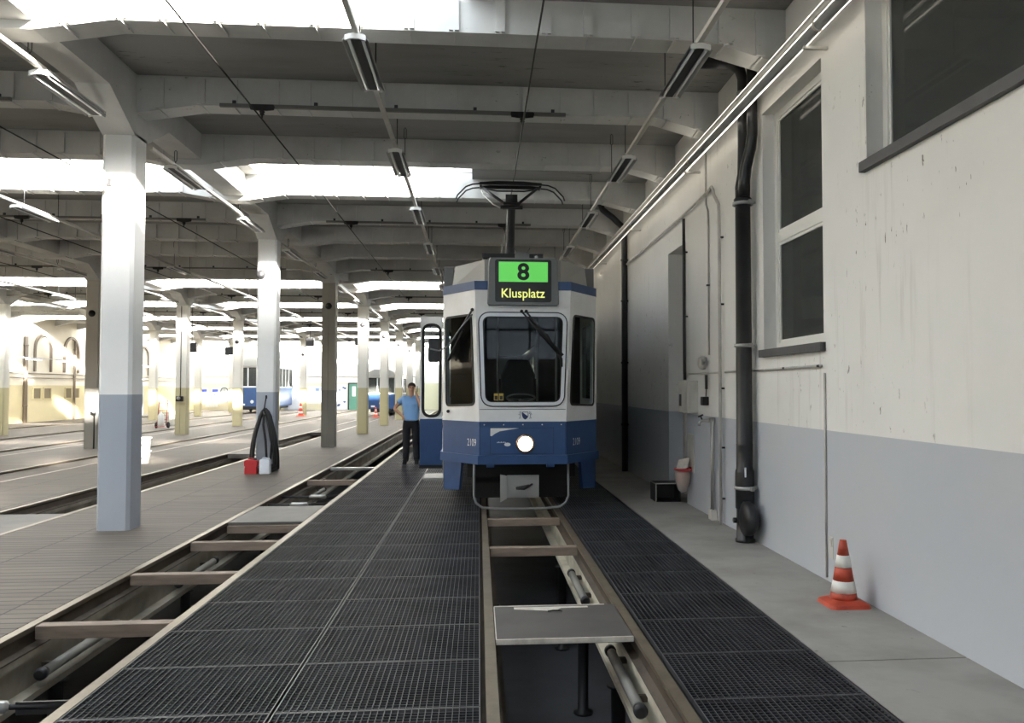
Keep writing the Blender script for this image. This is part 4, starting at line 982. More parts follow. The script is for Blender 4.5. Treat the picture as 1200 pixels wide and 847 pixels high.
for i, ci in enumerate((2, 3, 4, 5, 6, 7)): bell(ROWS[0]-(.1 if ci == 2 else 0), COLY[ci]-.18, 3.85 if ci > 2 else 3.80, f'dark round bell high on the {ORD[ci]} column beside the second pit')
for ci in (3, 5, 6, 7): bell(ROWS[1], COLY[ci]-.18, 3.6, f'dark bell on the {ORD[ci]} column of the second row from the tram')
def speaker_box(x, y, z, label):
    root = thing('loudspeaker', (x, y, z), label, 'loudspeaker')
    b = MB(); b.box(x-.2, x+.2, y-.12, y+.12, z-.2, z+.2); b.build('cabinet_shell', M['black'], root, bevel=.02)
    b = MB(); b.tube([(x, y, z+.2), (x, y, 5.19)], .012, 6); b.build('ceiling_mount', M['dark_metal'], root)
    b = MB(); b.box(x-.17, x+.17, y-.128, y-.121, z-.17, z+.17); b.build('grille', M['rubber'], root)
speaker_box(-11.9, 35.6, 3.30, 'square black loudspeaker hung in the third bay'); speaker_box(-12.3, 42.2, 3.45, 'farther black loudspeaker hung in the third bay')
speaker_box(-8.4, 42.2, 3.9, 'black loudspeaker hung beside the bare grey column'); speaker_box(-6.0, 42.2, 3.95, 'black loudspeaker hung beyond the bare grey column')
# hose on the second column
hy = 16.33
root = thing('air_hose', (-4.10, hy, 1.15), 'thick black hose looped over a hook on the second blue-grey column', 'hose')
pts = []
for k, (wl_, wr_, zb_, dy) in enumerate(((-.255, .255, .10, -.02), (-.22, .25, .12, -.06), (-.25, .22, .09, .0), (-.20, .20, .14, -.09), (-.235, .265, .07, -.05))):
    for t in range(0, 25):
        a = t/24
        if a < .42: u = a/.42; x = wl_*max(0, math.sin(u*math.pi/2))**.8; z = 1.16 - (1.16-zb_)*max(0, u)**1.25
        elif a < .58: u = (a-.42)/.16; x = wl_ + (wr_-wl_)*u; z = zb_ - .055*math.sin(u*math.pi)
        else: u = 1-(a-.58)/.42; x = wr_*max(0, math.sin(u*math.pi/2))**.8; z = 1.16 - (1.16-zb_)*max(0, u)**1.25
        pts.append((-4.085+x, hy+dy*min(1, (1.2-z)*2), z+.012*k*(z > 1)))
b = MB(); b.tube(pts, .031, 8); b.build('hose_loops', M['rubber'], root)
b = MB(); b.tube([(-4.10, hy-.02, 1.12), (-4.09, hy-.1, .9), (-4.04, hy-.12, .6), (-4.02, hy-.13, .3), (-4.06, hy-.14, .12)], .022, 8); b.tube([(-4.06, hy-.02, 1.1), (-3.99, hy-.1, .85), (-3.93, hy-.12, .55), (-3.95, hy-.12, .2)], .022, 8); b.build('hose_tail', M['rubber'], root)
b = MB(); b.tube([(-4.10, hy-.03, 1.14), (-4.085, hy-.03, 1.28), (-4.06, hy-.03, 1.44)], [.022, .012, .012], 8); b.lathe([(.018, 1.40), (.018, 1.46), (.006, 1.47)], (-4.06, hy-.03, 0), 'z', 10); b.build('nozzle', M['dark_metal'], root)
b = MB(); b.tube([(-4.09, 16.398, 1.12), (-4.09, hy-.06, 1.11), (-4.09, hy-.09, 1.15)], .012, 6); b.build('hook', M['galv'], root)
def jerrycan(x, y, w, d_, h, mat, label, groove=False):
    root = thing('jerrycan', (x, y, 0), label, 'jerrycan')
    b = MB(); s = .16*w
    if groove: b.prism([(x-w/2, 0), (x+w/2, 0), (x+w/2, h*.44), (x+w/2-.02, h*.48), (x+w/2+.012, h*.52), (x+w/2+.012, h*.84), (x+w/2-s, h*.92), (x-w/2+s, h*.92), (x-w/2-.012, h*.84), (x-w/2-.012, h*.52), (x-w/2+.02, h*.48), (x-w/2, h*.44)], y-d_/2, y+d_/2, 'y')
    else: b.prism([(x-w/2, 0), (x+w/2, 0), (x+w/2, h*.86), (x+w/2-s, h*.93), (x-w/2+s, h*.93), (x-w/2, h*.86)], y-d_/2, y+d_/2, 'y')
    b.build('can_body', mat, root, bevel=.012)
    b = MB(); b.tube([(x-w*.28, y, h*.90), (x-w*.24, y, h), (x+w*.1, y, h), (x+w*.14, y, h*.90)], .012, 8); b.build('can_handle', mat, root)
    b = MB(); b.lathe([(.028, h*.91), (.028, h*.99), (.02, h*1.0)], (x+w*.30, y, 0), 'z', 14); b.build('can_cap', M['dark_metal'] if groove else M['white_metal'], root)
jerrycan(-4.235, 15.98, .22, .16, .29, M['red'], 'red plastic canister on the floor below the hose', True)
jerrycan(-3.985, 15.98, .185, .15, .30, plain('white_plastic', rgb(208, 212, 220), .4), 'white plastic canister on the floor below the hose')
# buckets behind the first column
def bucket(x, y, z, label):
    root = thing('bucket', (x, y, z), label, 'bucket'); mt = M['white_metal']
    b = MB(); b.lathe([(.115, z), (.145, z+.25), (.155, z+.255), (.155, z+.275), (.147, z+.275), (.138, z+.255), (.11, z+.01)], (x, y, 0), 'z', 24); b.build('pail', mt, root)
    b = MB(); b.tube([(x-.15, y-.01, z+.24)] + [(x+.15*math.sin(R(a)), y-.155*math.cos(R(a))*1.0, z+.24-.12*math.cos(R(a))) for a in range(-80, 81, 20)] + [(x+.15, y-.01, z+.24)], .006, 6); b.build('bail_handle', M['dark_metal'], root)
bucket(-7.12, 18.4, 0, 'lower of two stacked white buckets behind the front column'); bucket(-7.11, 18.4, .28, 'upper of two stacked white buckets behind the front column')
# hand truck and drum
hx, hyy = -12.7, 34.6
root = thing('hand_truck', (hx, hyy, 0), 'red hand truck with a gas bottle near the far beige columns', 'hand truck')
b = MB()
for s in (-1, 1): b.tube([(hx+s*.17, hyy-.02, .12), (hx+s*.17, hyy+.15, 1.05), (hx+s*.12, hyy+.22, 1.12)], .018, 8)
for z in (.35, .7, 1.0): b.tube([(hx-.17, hyy+.15*z, z), (hx+.17, hyy+.15*z, z)], .014, 6)
b.box(hx-.2, hx+.2, hyy-.22, hyy, .06, .075); b.build('frame', M['red'], root)
for s in (-1, 1): b = MB(); b.lathe([(.03, -.04), (.10, -.035), (.125, -.02), (.125, .02), (.10, .035), (.03, .04)], (hx+s*.23, hyy+.06, .125), 'x', 20); b.build('wheel', M['rubber'], root)
b = MB(); b.lathe([(.10, .085), (.12, .10), (.12, .50), (.08, .58), (.03, .62), (.03, .70)], (hx, hyy-.11, 0), 'z', 18); tag(b.build('gas_bottle', M['white_metal'], org=(hx, hyy-.11, .085)), 'small white gas bottle standing on the red hand truck', 'gas bottle')
b = MB(); b.lathe([(.22, 0), (.235, .02), (.235, .26), (.245, .28), (.235, .30), (.235, .58), (.245, .60), (.20, .61)], (-13.25, 37.6, 0), 'z', 22); tag(b.build('drum', plain('drum_white', rgb(222, 218, 208), .5), org=(-13.25, 37.6, 0)), 'white drum behind the red hand truck', 'drum')
# wall valve on the shaded grey column, control box on a beige column
root = thing('control_box', (-10.3, 29.7, 1.25), 'small control box on the grooved beige column of the second row', 'control box')
b = MB(); b.box(-10.42, -10.20, 29.60, 29.72, 1.15, 1.33); b.build('box_shell', M['dark_metal'], root, bevel=.01)
b = MB(); b.lathe([(.06, 0), (.06, -.05), (.03, -.07)], (-10.32, 29.6, 1.26), 'y', 14); b.build('socket_cap', M['galv'], root)
b = MB(); b.tube([(-10.3, 29.70, 1.33), (-10.3, 29.71, 4.45)], .012, 6); b.build('feed_conduit', M['dark_metal'], root)
root = thing('standpipe_valve', (-10.18, 22.9, 0), 'upright pipe with valve handle on the bare grey second-row column', 'pipe')
b = MB(); b.tube([(-10.17, 22.98, 0), (-10.17, 22.98, .92)], .018, 8); b.build('pipe_run', M['dark_metal'], root)
b = MB(); b.tube([(-10.26, 22.96, .96), (-10.17, 22.96, .92), (-10.13, 22.96, .95)], .022, 8); b.build('valve_handle', M['dark_metal'], root)

# ------------------------------------------------------------------ far left wall fittings
xl = XL+.03
M['dk'] = plain('dark_opening', rgb(120, 108, 84), .8); M['brownpipe'] = plain('brown_pipe', rgb(116, 104, 90), .6)
for y, lab in ((40.3, 'tall brown pipe on the far side wall before the arches'), (44.95, 'thinner brown pipe on the far side wall beside the second arch')):
    root = thing('wall_pipe', (xl, y, 0), lab, 'pipe'); b = MB(); b.tube([(xl+.06, y, 0), (xl+.06, y, 4.0)], .09 if y < 42 else .06, 10); b.build('pipe_run', M['brownpipe'], root)
    for z in (.8, 2.2, 3.6): b = MB(); b.lathe([(.095 if y < 42 else .065, z-.03), (.115 if y < 42 else .085, z), (.095 if y < 42 else .065, z+.03)], (xl+.06, y, 0), 'z', 12); b.build('pipe_collar', M['brownpipe'], root)
for i, (y0, y1) in enumerate(((41.1, 41.75), (42.05, 42.7), (44.15, 44.75), (45.15, 45.6))):
    root = thing('wall_hatch', (xl, y0, 1.15), f'small square recess in the far side wall, {ORD[i]} from the tall brown pipe', 'hatch')
    b = MB(); b.box(XL+.001, XL+.02, y0, y1, 1.12, 1.60); b.build('hatch_panel', M['dk'], root)
    b = MB(); b.box(XL, XL+.06, y0-.04, y0, 1.08, 1.64); b.box(XL, XL+.06, y1, y1+.04, 1.08, 1.64); b.box(XL, XL+.06, y0, y1, 1.60, 1.64); b.box(XL, XL+.06, y0, y1, 1.08, 1.12); b.build('hatch_frame', M['wall_l'], root)
for i, yc in enumerate((41.9, 44.7, 50, 54)):
    b = MB(); out, inn = [], []
    for (rr, lst) in ((.80, out), (.68, inn)):
        lst.append((yc-rr, 2.4)); lst += [(yc-rr*math.cos(R(a)), 3.45+rr*math.sin(R(a))*1.0) for a in range(0, 181, 15)]; lst.append((yc+rr, 2.4))
    n = len(out); vs = [(XL, y, z) for y, z in out] + [(XL, y, z) for y, z in inn] + [(XL+.09, y, z) for y, z in out] + [(XL+.09, y, z) for y, z in inn]
    b.add(vs, [q for k in range(n-1) for q in ((2*n+k, 2*n+k+1, 3*n+k+1, 3*n+k), (k, k+1, 2*n+k+1, 2*n+k), (n+k, n+k+1, 3*n+k+1, 3*n+k))])
    struct(b.build('trim_arch', M['brownpipe']), f'blind arch moulding on the far side wall, {ORD[i]} from the front', 'arch')
for z in (2.1, 2.3):
    b = MB(); b.tube([(xl+.04, 12, z), (xl+.04, 60, z)], .025, 8); tag(b.build('wall_pipe', M['brownpipe'], org=(xl, 12, z)), f'{"upper" if z > 2.2 else "lower"} of two level thin pipes along the far side wall', 'pipe')
for i, y in enumerate((31.5, 34.5, 37.0, 39.6, 42.3, 45.6, 49, 53)):
    o = copy_tree(proto, (-20.2, y, 2.9), label=f'lit fluorescent light along the far side wall, {ORD[i]} from the front'); o['group'] = 'lit fluorescent lights along the far side wall'
    for ch in o.children:
        if ch.name.startswith('fluorescent_tube'):
            ch.data = ch.data.copy(); ch.data.materials[0] = M['tube_lit']
b = MB(); b.box(-20.22, -20.18, 20, 58, 2.97, 3.0); 
for y in range(22, 58, 5): b.box(-20.999, -20.18, y, y+.03, 3.0, 3.03)
tag(b.build('light_trunking', M['grey_metal'], org=(-20.2, 20, 3)), 'cable trunking with lit lights along the far side wall', 'trunking')
root = thing('wall_cabinet', (XL, 51.5, 0), 'tall blue-grey metal cupboard against the far side wall', 'cupboard')
b = MB(); b.box(XL+.02, XL+.6, 50.3, 52.5, 0, 2.0); b.build('cupboard_body', plain('cupboard_grey', rgb(150, 165, 178), .5), root, bevel=.01)
for y in (50.32, 51.42): b = MB(); b.box(XL+.6, XL+.62, y, y+1.06, .06, 1.96); b.build('cupboard_door', plain('cupboard_door_grey', rgb(160, 174, 186), .5), root)

# ------------------------------------------------------------------ back wall
yb_ = YB
b = MB(); b.tube([(XL, yb_-.06, 2.5), (-4.5, yb_-.06, 2.5)], .04, 8); tag(b.build('wall_pipe', M['grey_metal'], org=(XL, yb_, 2.5)), 'long level pipe across the bright back wall', 'pipe')
root = thing('locker', (-13.8, yb_-.3, 0), 'pale grey double-door locker at the back wall', 'locker')
b = MB(); b.box(-14.45, -13.15, yb_-.5, yb_-.02, 0, 1.85); b.build('locker_body', plain('locker_grey', rgb(206, 210, 216), .5), root, bevel=.01)
for i in (0, 1):
    b = MB(); b.box(-14.42+i*.63, -13.83+i*.63, yb_-.52, yb_-.5, .05, 1.8); dd = b.build('locker_door', plain('locker_door_grey', rgb(214, 218, 224), .5), root)
    b = MB(); b.box(-13.88+i*.12, -13.84+i*.12, yb_-.535, yb_-.52, .85, 1.0); b.build('door_handle', M['dark_metal'], dd)
    b = MB(); b.box(-14.25+i*.5, -13.95+i*.5, yb_-.526, yb_-.521, 1.15, 1.5); b.build('notice', M['white'], dd)
root = thing('door_2', (-9.35, yb_, 0), 'green door with a glass strip in the back wall', 'door'); root['kind'] = 'structure'
b = MB(); b.box(-9.72, -8.95, yb_-.06, yb_, 0, 1.95); b.build('door_leaf', plain('door_green', rgb(96, 148, 128), .5), root)
b = MB(); b.box(-9.50, -9.24, yb_-.066, yb_-.061, 1.0, 1.75); b.build('door_glass', M['white'], root)
b = MB(); b.box(-9.80, -9.72, yb_-.09, yb_, 0, 2.03); b.box(-8.95, -8.87, yb_-.09, yb_, 0, 2.03); b.box(-9.72, -8.95, yb_-.09, yb_, 1.95, 2.03); b.build('door_frame', M['dark_metal'], root)
root = thing('notice_board', (-10.6, yb_, 1.0), 'white board with scattered dark blue blots beside the green door', 'board')
b = MB(); b.box(-11.35, -9.85, yb_-.041, yb_-.001, .02, 1.9); b.build('board_panel', M['white'], root)
b = MB(); rn = random.Random(3)
for i in range(16): cx_, cz_ = rn.uniform(-11.2, -10.0), rn.uniform(.3, 1.75); r_ = rn.uniform(.05, .15); b.add([(cx_+r_*rn.uniform(.6, 1.2)*math.cos(R(a)), yb_-.045, cz_+r_*rn.uniform(.5, 1.0)*math.sin(R(a))) for a in range(0, 360, 45)], [tuple(range(8))])
b.build('blot_print', plain('blot_blue', rgb(104, 116, 150), .6), root)
root = thing('poster', (-12.2, yb_, 1.0), 'pale blue poster beside the grey locker', 'poster')
b = MB(); b.box(-12.75, -11.75, yb_-.031, yb_-.001, .5, 1.75); b.build('poster_sheet', plain('poster_blue', rgb(196, 212, 236), .6), root)
b = MB(); b.box(-12.65, -12.2, yb_-.036, yb_-.031, .9, 1.2); b.box(-12.2, -11.95, yb_-.036, yb_-.031, 1.35, 1.6); b.build('poster_print', plain('poster_print', rgb(120, 140, 176), .6), root)
b = MB(); b.box(-12.77, -11.73, yb_-.034, yb_-.002, 1.75, 1.78); b.build('wall_mount', M['grey_metal'], root)
for i, x in enumerate((-20.3, -19.5)):
    b = MB(); b.box(x-.27, x+.27, yb_-.03, yb_, .95, 1.6); o = tag(b.build('wall_sign', plain('sign_white', rgb(216, 222, 236), .5), org=(x, yb_, .95)), f'blue and white sign on the far back wall, {"outer" if i == 0 else "inner"} of two', 'sign')
    b = MB(); b.box(x-.22, x+.2, yb_-.036, yb_-.031, 1.32, 1.54); b.box(x-.1, x+.22, yb_-.036, yb_-.031, 1.02, 1.2); b.build('sign_print', plain('sign_blue', rgb(58, 76, 168), .5), o)
root = thing('wall_clock', (-18.8, yb_, 1.35), 'round dial on a grey panel on the far back wall', 'clock')
b = MB(); b.box(-19.2, -18.2, yb_-.03, yb_, .55, 1.75); b.build('clock_panel', plain('panel_grey', rgb(178, 184, 186), .5), root)
b = MB(); b.tube([(-18.85+.25*math.cos(R(a)), yb_-.045, 1.4+.25*math.sin(R(a))) for a in range(0, 361, 20)], .03, 6); b.build('clock_ring', M['dark_metal'], root)
b = MB(); b.box(-18.86, -18.84, yb_-.045, yb_-.03, 1.4, 1.6); b.box(-18.85, -18.72, yb_-.045, yb_-.03, 1.39, 1.41); b.build('clock_hand', M['dark_metal'], root)
b = MB(); b.box(-18.95, -18.75, yb_-.036, yb_-.031, .75, .95); b.build('dial_notice', M['white'], root)
root = thing('radiator', (-19.8, yb_, .3), 'white wall radiator under the blue signs', 'radiator')
b = MB()
for k in range(10): b.box(-20.2+k*.09, -20.12+k*.09, yb_-.10, yb_-.03, .22, .78)
b.box(-20.2, -19.31, yb_-.08, yb_-.05, .26, .32); b.box(-20.2, -19.31, yb_-.08, yb_-.05, .68, .74); b.build('radiator_panel', M['white_metal'], root)
b = MB(); b.box(-20.1, -20.06, yb_-.05, yb_-.001, .4, .6); b.build('wall_mount', M['grey_metal'], root)

# ------------------------------------------------------------------ distant trams
def old_tram(x, y, w_, h_, L, label):
    root = thing('tram', (x, y, 0), label, 'tram'); hw = w_/2; zb, zw, zt = .38, h_*.46, h_*.84
    b = MB(); b.prism([(x-hw, zb), (x+hw, zb), (x+hw+.02, zw), (x-hw-.02, zw)], y, y+L, 'y'); b.build('blue_body', M['tb'], root, bevel=.03)
    b = MB(); t = .07
    xs_ = [-hw, -hw+.36*w_, hw-.36*w_, hw]
    for xx in xs_: b.box(x+max(xx-t/2, -hw), x+min(xx+t/2, hw), y, y+.1, zw, zt)
    b.box(x-hw, x+hw, y, y+.1, zw, zw+.09); b.box(x-hw, x+hw, y, y+.1, zt-.07, zt)
    for s in (-1, 1):
        b.box(min(x+s*hw, x+s*(hw-.06)), max(x+s*hw, x+s*(hw-.06)), y+.1, y+L-.1, zw, zw+.06); b.box(min(x+s*hw, x+s*(hw-.06)), max(x+s*hw, x+s*(hw-.06)), y+.1, y+L-.1, zt-.06, zt)
        for k in range(8): b.box(min(x+s*hw, x+s*(hw-.06)), max(x+s*hw, x+s*(hw-.06)), y+k*(L-.1)/7, y+k*(L-.1)/7+.1, zw, zt)
    b.box(x-hw, x+hw, y+L-.1, y+L, zw, zt); b.build('window_posts', M['tw'], root)
    for k in range(3):
        g = MB(); g.box(x+xs_[k]+t/2, x+xs_[k+1]-t/2, y+.04, y+.05, zw+.09, zt-.07); g.build('front_window', M['win_glass'], root)
    for s in (-1, 1): g = MB(); g.box(min(x+s*(hw-.03), x+s*(hw-.035)), max(x+s*(hw-.03), x+s*(hw-.035)), y+.1, y+L-.1, zw, zt); g.build('side_glazing', M['win_glass'], root)
    b = MB(); b.prism([(x-hw-.05, zt), (x+hw+.05, zt), (x+hw*.9, zt+.16*h_*.6), (x+hw*.5, h_), (x-hw*.5, h_), (x-hw*.9, zt+.16*h_*.6)], y-.1, y+L+.1, 'y'); b.build('roof', M['troof'], root)
    b = MB(); b.box(x-hw*.8, x+hw*.8, y+.3, y+L-.3, .2, zb); b.box(x-hw*.7, x+hw*.7, y-.12, y, .26, .42); b.build('underframe', M['tblack'], root)
    for yy in (y+1.5, y+L-1.5):
        for s in (-1, 1): b = MB(); b.lathe([(.05, -.05), (.30, -.04), (.33, 0), (.30, .04), (.05, .05)], (x+s*.48, yy, .33), 'x', 18); b.build('wheel', M['dark_metal'], root)
    b = MB(); b.lathe([(.11, 0), (.11, -.05), (.08, -.07)], (x, y, zb+.35), 'y', 16); b.build('headlight', M['alu'], root)
    b = MB(); b.box(x-hw*.72, x-hw*.45, y-.012, y-.002, zb+.12, zb+.22); b.build('number_plate', M['white'], root)
    return root
old_tram(-5.69, 49.2, 1.62, 2.72, 9, 'distant blue and white tramcar beyond the columns')
old_tram(-14.72, 55.5, 2.0, 3.6, 7, 'far blue tramcar almost hidden behind the second blue-grey column')

# ------------------------------------------------------------------ the man
def skinned(nodes, edges, sub=2):
    """nodes: name -> (x, y, z, r); returns evaluated verts and faces of the skin surface"""
    names = list(nodes); me = bpy.data.meshes.new('figure'); me.from_pydata([nodes[n][:3] for n in names], [(names.index(a), names.index(c)) for a, c in edges], [])
    ob = bpy.data.objects.new('figure', me); COL.objects.link(ob)
    sk = ob.modifiers.new('skin', 'SKIN'); sk.use_smooth_shade = True
    lay = me.skin_vertices[0].data
    for i, n in enumerate(names):
        r = nodes[n][3]; lay[i].radius = r if isinstance(r, tuple) else (r, r); lay[i].use_root = (i == 0)
    sd = ob.modifiers.new('sub', 'SUBSURF'); sd.levels = sub; sd.render_levels = sub
    dg = bpy.context.evaluated_depsgraph_get(); ev = bpy.data.meshes.new_from_object(ob.evaluated_get(dg))
    vs = [v.co.copy() for v in ev.vertices]; fs = [tuple(p.vertices) for p in ev.polygons]
    bpy.data.objects.remove(ob); bpy.data.meshes.remove(me); bpy.data.meshes.remove(ev)
    return vs, fs
MX, MY = -1.43, 17.85
man = thing('person', (MX, MY, 0), 'man in blue shirt and black trousers on the phone by the open tram door', 'person')
def off(vs): return [(v[0]+MX, v[1]+MY, v[2]) for v in vs]
skin_m = plain('skin', rgb(196, 150, 124), .55); shirt_m = plain('shirt_blue', rgb(132, 176, 226), .8); trous_m = plain('trousers_black', rgb(28, 28, 34), .8); hair_m = plain('hair_dark', rgb(52, 42, 36), .8); shoe_m = plain('shoe_black', rgb(20, 20, 22), .4)
nd = {'pelvis': (0, 0, .94, (.12, .07)), 'belly': (0, -.005, 1.09, (.115, .075)), 'chest': (0, .0, 1.27, (.12, .07)), 'nb': (0, .01, 1.40, (.06, .05)), 'neck': (0, -.005, 1.475, .056), 'jaw': (.005, -.03, 1.535, (.062, .07)), 'head': (.005, -.015, 1.61, (.074, .09)), 'crown': (.005, .0, 1.675, (.055, .07)),
      'shL': (.175, .01, 1.372, .055), 'elL': (.225, -.10, 1.15, .046), 'foL': (.17, -.15, 1.32, .038), 'wrL': (.115, -.11, 1.47, .028), 'paL': (.095, -.09, 1.535, (.03, .018)),
      'shR': (-.175, .01, 1.372, .055), 'elR': (-.365, .06, 1.17, .046), 'foR': (-.28, .03, 1.10, .038), 'wrR': (-.205, -.02, 1.035, .028), 'paR': (-.165, -.06, .995, (.032, .018)),
      'hiL': (.085, 0, .86, .075), 'knL': (.105, -.025, .48, .062), 'anL': (.12, .0, .09, .038), 'toL': (.125, -.11, .045, .025),
      'hiR': (-.085, 0, .86, .075), 'knR': (-.10, -.02, .48, .062), 'anR': (-.115, .01, .09, .038), 'toR': (-.125, -.11, .045, .025)}
ed = [('pelvis', 'belly'), ('belly', 'chest'), ('chest', 'nb'), ('nb', 'neck'), ('neck', 'jaw'), ('jaw', 'head'), ('head', 'crown'), ('chest', 'shL'), ('shL', 'elL'), ('elL', 'foL'), ('foL', 'wrL'), ('wrL', 'paL'), ('chest', 'shR'), ('shR', 'elR'), ('elR', 'foR'), ('foR', 'wrR'), ('wrR', 'paR'),
      ('pelvis', 'hiL'), ('hiL', 'knL'), ('knL', 'anL'), ('anL', 'toL'), ('pelvis', 'hiR'), ('hiR', 'knR'), ('knR', 'anR'), ('anR', 'toR')]
fingers = []
for side, base, dirn, spread_, ln in (('L', Vector((.092, -.085, 1.56)), Vector((-.12, -.05, 1)).normalized(), Vector((.1, -1, 0)).normalized(), .07), ('R', Vector((-.150, -.075, .985)), Vector((.8, -.25, -.55)).normalized(), Vector((.3, -.2, .9)).normalized(), .07)):
    for k in range(4):
        f0 = base + spread_*(.018*(k-1.5)); l = ln*(1, 1.12, 1.05, .82)[k]; bend = Vector((-.25, .0, -.1)) if side == 'L' else Vector((.0, .3, -.4))
        p1 = f0 + dirn*l*.5; p2 = p1 + (dirn+bend*.6).normalized()*l*.3; p3 = p2 + (dirn+bend).normalized()*l*.22
        fingers.append([f0-dirn*.02, f0, p1, p2, p3])
    t0 = base - dirn*.035 + spread_*(-.035); fingers.append([t0+spread_*.02, t0, t0+(dirn-spread_*.6).normalized()*.03, t0+(dirn-spread_*.35).normalized()*.055])
vs, fs = skinned(nd, ed)
b = MB(); b.add(off(vs), fs, 0, True)
for fg in fingers: b.tube(off(fg), [.0095]*(len(fg)-1)+[.0065], 8)
b.ball(off([(.005, -.115, 1.585)])[0], .013, 8, 6, 0, (1, 1.2, 1.7))
for s in (-1, 1): b.ball(off([(.005+s*.078, .0, 1.59)])[0], .024, 8, 6, 0, (.4, .8, 1.25))
b.build('body', skin_m, man)
b = MB()
for s in (-1, 1): b.ball(off([(.005+s*.032, -.098, 1.615)])[0], .010, 8, 6)
b.build('eyes', plain('eye_dark', rgb(40, 34, 32), .3), man)
b = MB()
for s in (-1, 1): b.cbox(off([(.005+s*.032, -.100, 1.637)])[0], (.042, .012, .009))
b.build('eyebrows', hair_m, man)
b = MB(); b.cbox(off([(.005, -.103, 1.548)])[0], (.048, .012, .010)); b.build('mouth', plain('lips', rgb(150, 88, 80), .5), man)
hv = []
b = MB(); b.ball(off([(.005, .012, 1.642)])[0], .088, 16, 12, 0, (.98, 1.12, .95))
b.v = [(x, y, max(z, 1.60 + (.055 if (y-MY) < -.045 else 0))) for x, y, z in b.v]; b.build('hair', hair_m, man)
sh_n = {k: nd[k] for k in ('pelvis', 'belly', 'chest', 'nb', 'shL', 'shR')}
sh_n = {'belly': (0, -.015, 1.09, (.172, .138)), 'waist': (0, -.012, .90, (.168, .13)), 'chest': (0, 0, 1.27, (.182, .130)), 'nb': (0, .008, 1.405, (.10, .085)), 'col': (0, .0, 1.45, (.066, .066)), 'shL': (.175, .01, 1.372, .080), 'slL': (.205, -.06, 1.235, .072), 'shR': (-.175, .01, 1.372, .080), 'slR': (-.285, .038, 1.265, .072)}
vs, fs = skinned(sh_n, [('belly', 'waist'), ('belly', 'chest'), ('chest', 'nb'), ('nb', 'col'), ('chest', 'shL'), ('shL', 'slL'), ('chest', 'shR'), ('shR', 'slR')])
b = MB(); b.add(off(vs), fs, 0, True); shirt = b.build('shirt', shirt_m, man)
b = MB(); b.add(off([(-.07, -.06, 1.46), (0, -.095, 1.40), (-.02, -.10, 1.375), (-.085, -.085, 1.41)]), [(0, 1, 2, 3)]); b.add(off([(.07, -.06, 1.46), (0, -.095, 1.40), (.02, -.10, 1.375), (.085, -.085, 1.41)]), [(0, 1, 2, 3)]); b.build('collar', shirt_m, shirt)
tr_n = {'pelvis': (0, 0, .95, (.158, .118)), 'band': (0, 0, 1.03, (.15, .11)), 'hiL': (.088, 0, .84, .112), 'knL': (.105, -.02, .48, .085), 'cuL': (.12, .0, .02, .070), 'hiR': (-.088, 0, .84, .112), 'knR': (-.10, -.015, .48, .085), 'cuR': (-.115, .01, .02, .070)}
vs, fs = skinned(tr_n, [('pelvis', 'band'), ('pelvis', 'hiL'), ('hiL', 'knL'), ('knL', 'cuL'), ('pelvis', 'hiR'), ('hiR', 'knR'), ('knR', 'cuR')])
b = MB(); b.add(off(vs), fs, 0, True); tro = b.build('trousers', trous_m, man)
b = MB(); b.cbox(off([(0, -.128, .93)])[0], (.045, .012, .035)); b.build('belt_buckle', M['galv'], tro)
for s in (-1, 1):
    b = MB(); fx = s*.125; b.prism([(-.19, .003), (.085, .003), (.085, .09), (.02, .13), (-.05, .115), (-.13, .085), (-.19, .05)], fx-.042, fx+.042, 'x'); b.v = off(b.v); b.build('shoe', shoe_m, man, bevel=.012)
b = MB(); b.cbox(off([(.128, -.05, 1.585)])[0], (.012, .07, .13)); tag(b.build('mobile_phone', M['black'], org=(MX+.128, MY-.05, 1.585), bevel=.003), 'dark mobile phone held to the ear of the man', 'phone')
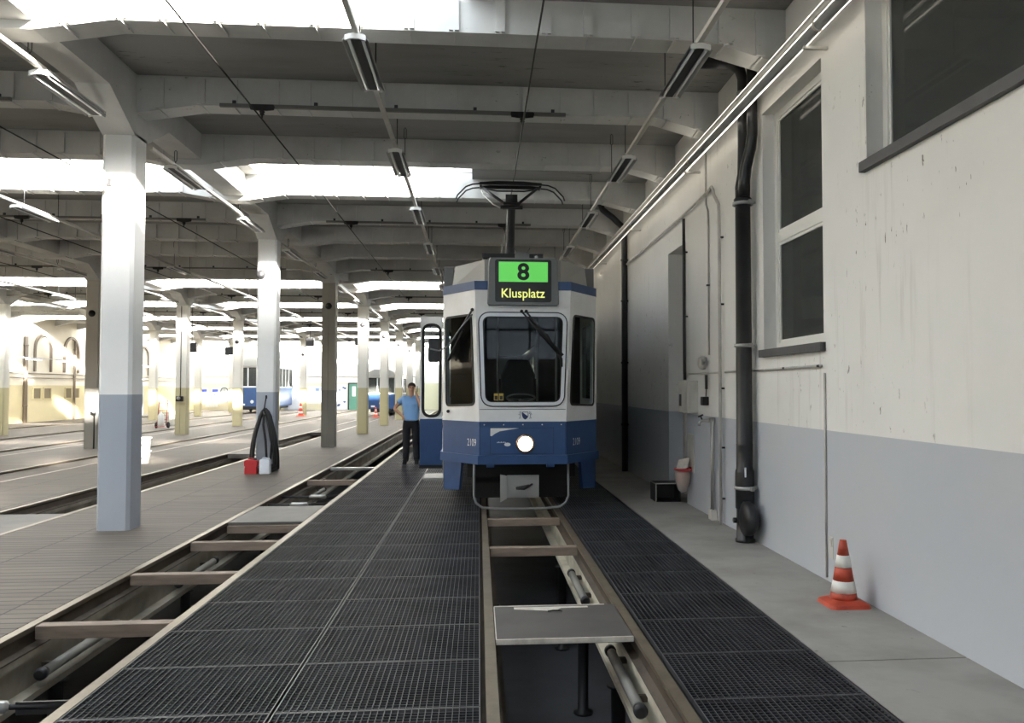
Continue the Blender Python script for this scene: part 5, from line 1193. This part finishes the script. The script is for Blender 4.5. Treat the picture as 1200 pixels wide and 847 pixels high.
# ------------------------------------------------------------------ light
w = bpy.data.worlds.new('world'); SC.world = w; w.use_nodes = True
bg = w.node_tree.nodes['Background']
bg.inputs[0].default_value = (.87, .94, 1.0, 1); bg.inputs[1].default_value = 5.0
sun = bpy.data.lights.new('sun', 'SUN'); sun.energy = 80; sun.angle = R(3); sun.color = (1, .93, .82)
so = bpy.data.objects.new('sun', sun); COL.objects.link(so)
d = Vector((-.50, 1, -.40)).normalized(); so.rotation_euler = d.to_track_quat('-Z', 'Y').to_euler(); so.location = (10, -40, 25)
haze = bpy.data.lights.new('sun_haze', 'SUN'); haze.energy = 15; haze.angle = R(26); haze.color = (1, .97, .92)   # bright haze round the sun
ho = bpy.data.objects.new('sun_haze', haze); COL.objects.link(ho); ho.rotation_euler = so.rotation_euler; ho.location = (12, -40, 25)
# front of the hall behind the camera: folding gates, shut
fb = MB(); fb.box(XL-.3, XW+.3, Y0-.3, Y0, 4.3, 5.9)
for x in [XW-.1, -4.1, -10.3, -16.3, XL+.1]: fb.box(x-.3, x+.3, Y0-.3, Y0, -1.6, 4.3)
struct(fb.build('wall_front', M['wall_l']), 'front wall with gate openings at the hall entrance', 'wall')
gd = MB()
for a, c in ((XL, -16.6), (-16, -10.6), (-10, -4.4)):
    gd.box(a, c, Y0-.2, Y0-.12, -1.6, 4.3)
gd.box(-3.8, XW, Y0-.2, Y0-.12, -1.6, 2.5)
frost = bpy.data.materials.new('frosted_glass'); frost.use_nodes = True; nt = frost.node_tree; nt.nodes.clear()
o_ = N(nt, 'ShaderNodeOutputMaterial'); t_ = N(nt, 'ShaderNodeBsdfTranslucent'); t_.inputs[0].default_value = (.20, .225, .25, 1); nt.links.new(t_.outputs[0], o_.inputs[0])
fg = MB(); fg.box(-3.8, XW, Y0-.162, Y0-.158, 2.5, 4.3)  # unseen pane, added to throw soft daylight onto the tram front
struct(fg.build('window_front', frost), 'frosted glazing over the folding gate of the tram bay', 'window')
fm = MB()
for x in (-3.8, -2.46, -1.12, .22, 1.56, XW): fm.box(x-.03, x+.03, Y0-.19, Y0-.13, 2.5, 4.3)
fm.box(-3.8, XW, Y0-.19, Y0-.13, 3.37, 3.43)
struct(fm.build('window_front_bars', M['dark_metal']), 'glazing bars over the folding gate of the tram bay', 'window')
struct(gd.build('door_3', plain('gate_paint', rgb(150, 156, 160), .6)), 'grey folding gates at the hall entrance', 'gate')

SC.view_settings.view_transform = 'Standard'; SC.view_settings.look = 'None'; SC.view_settings.gamma = 1; SC.view_settings.use_curve_mapping = False
SC.view_settings.exposure = 0.80
SC.cycles.max_bounces = 8; SC.cycles.diffuse_bounces = 5; SC.cycles.transparent_max_bounces = 24
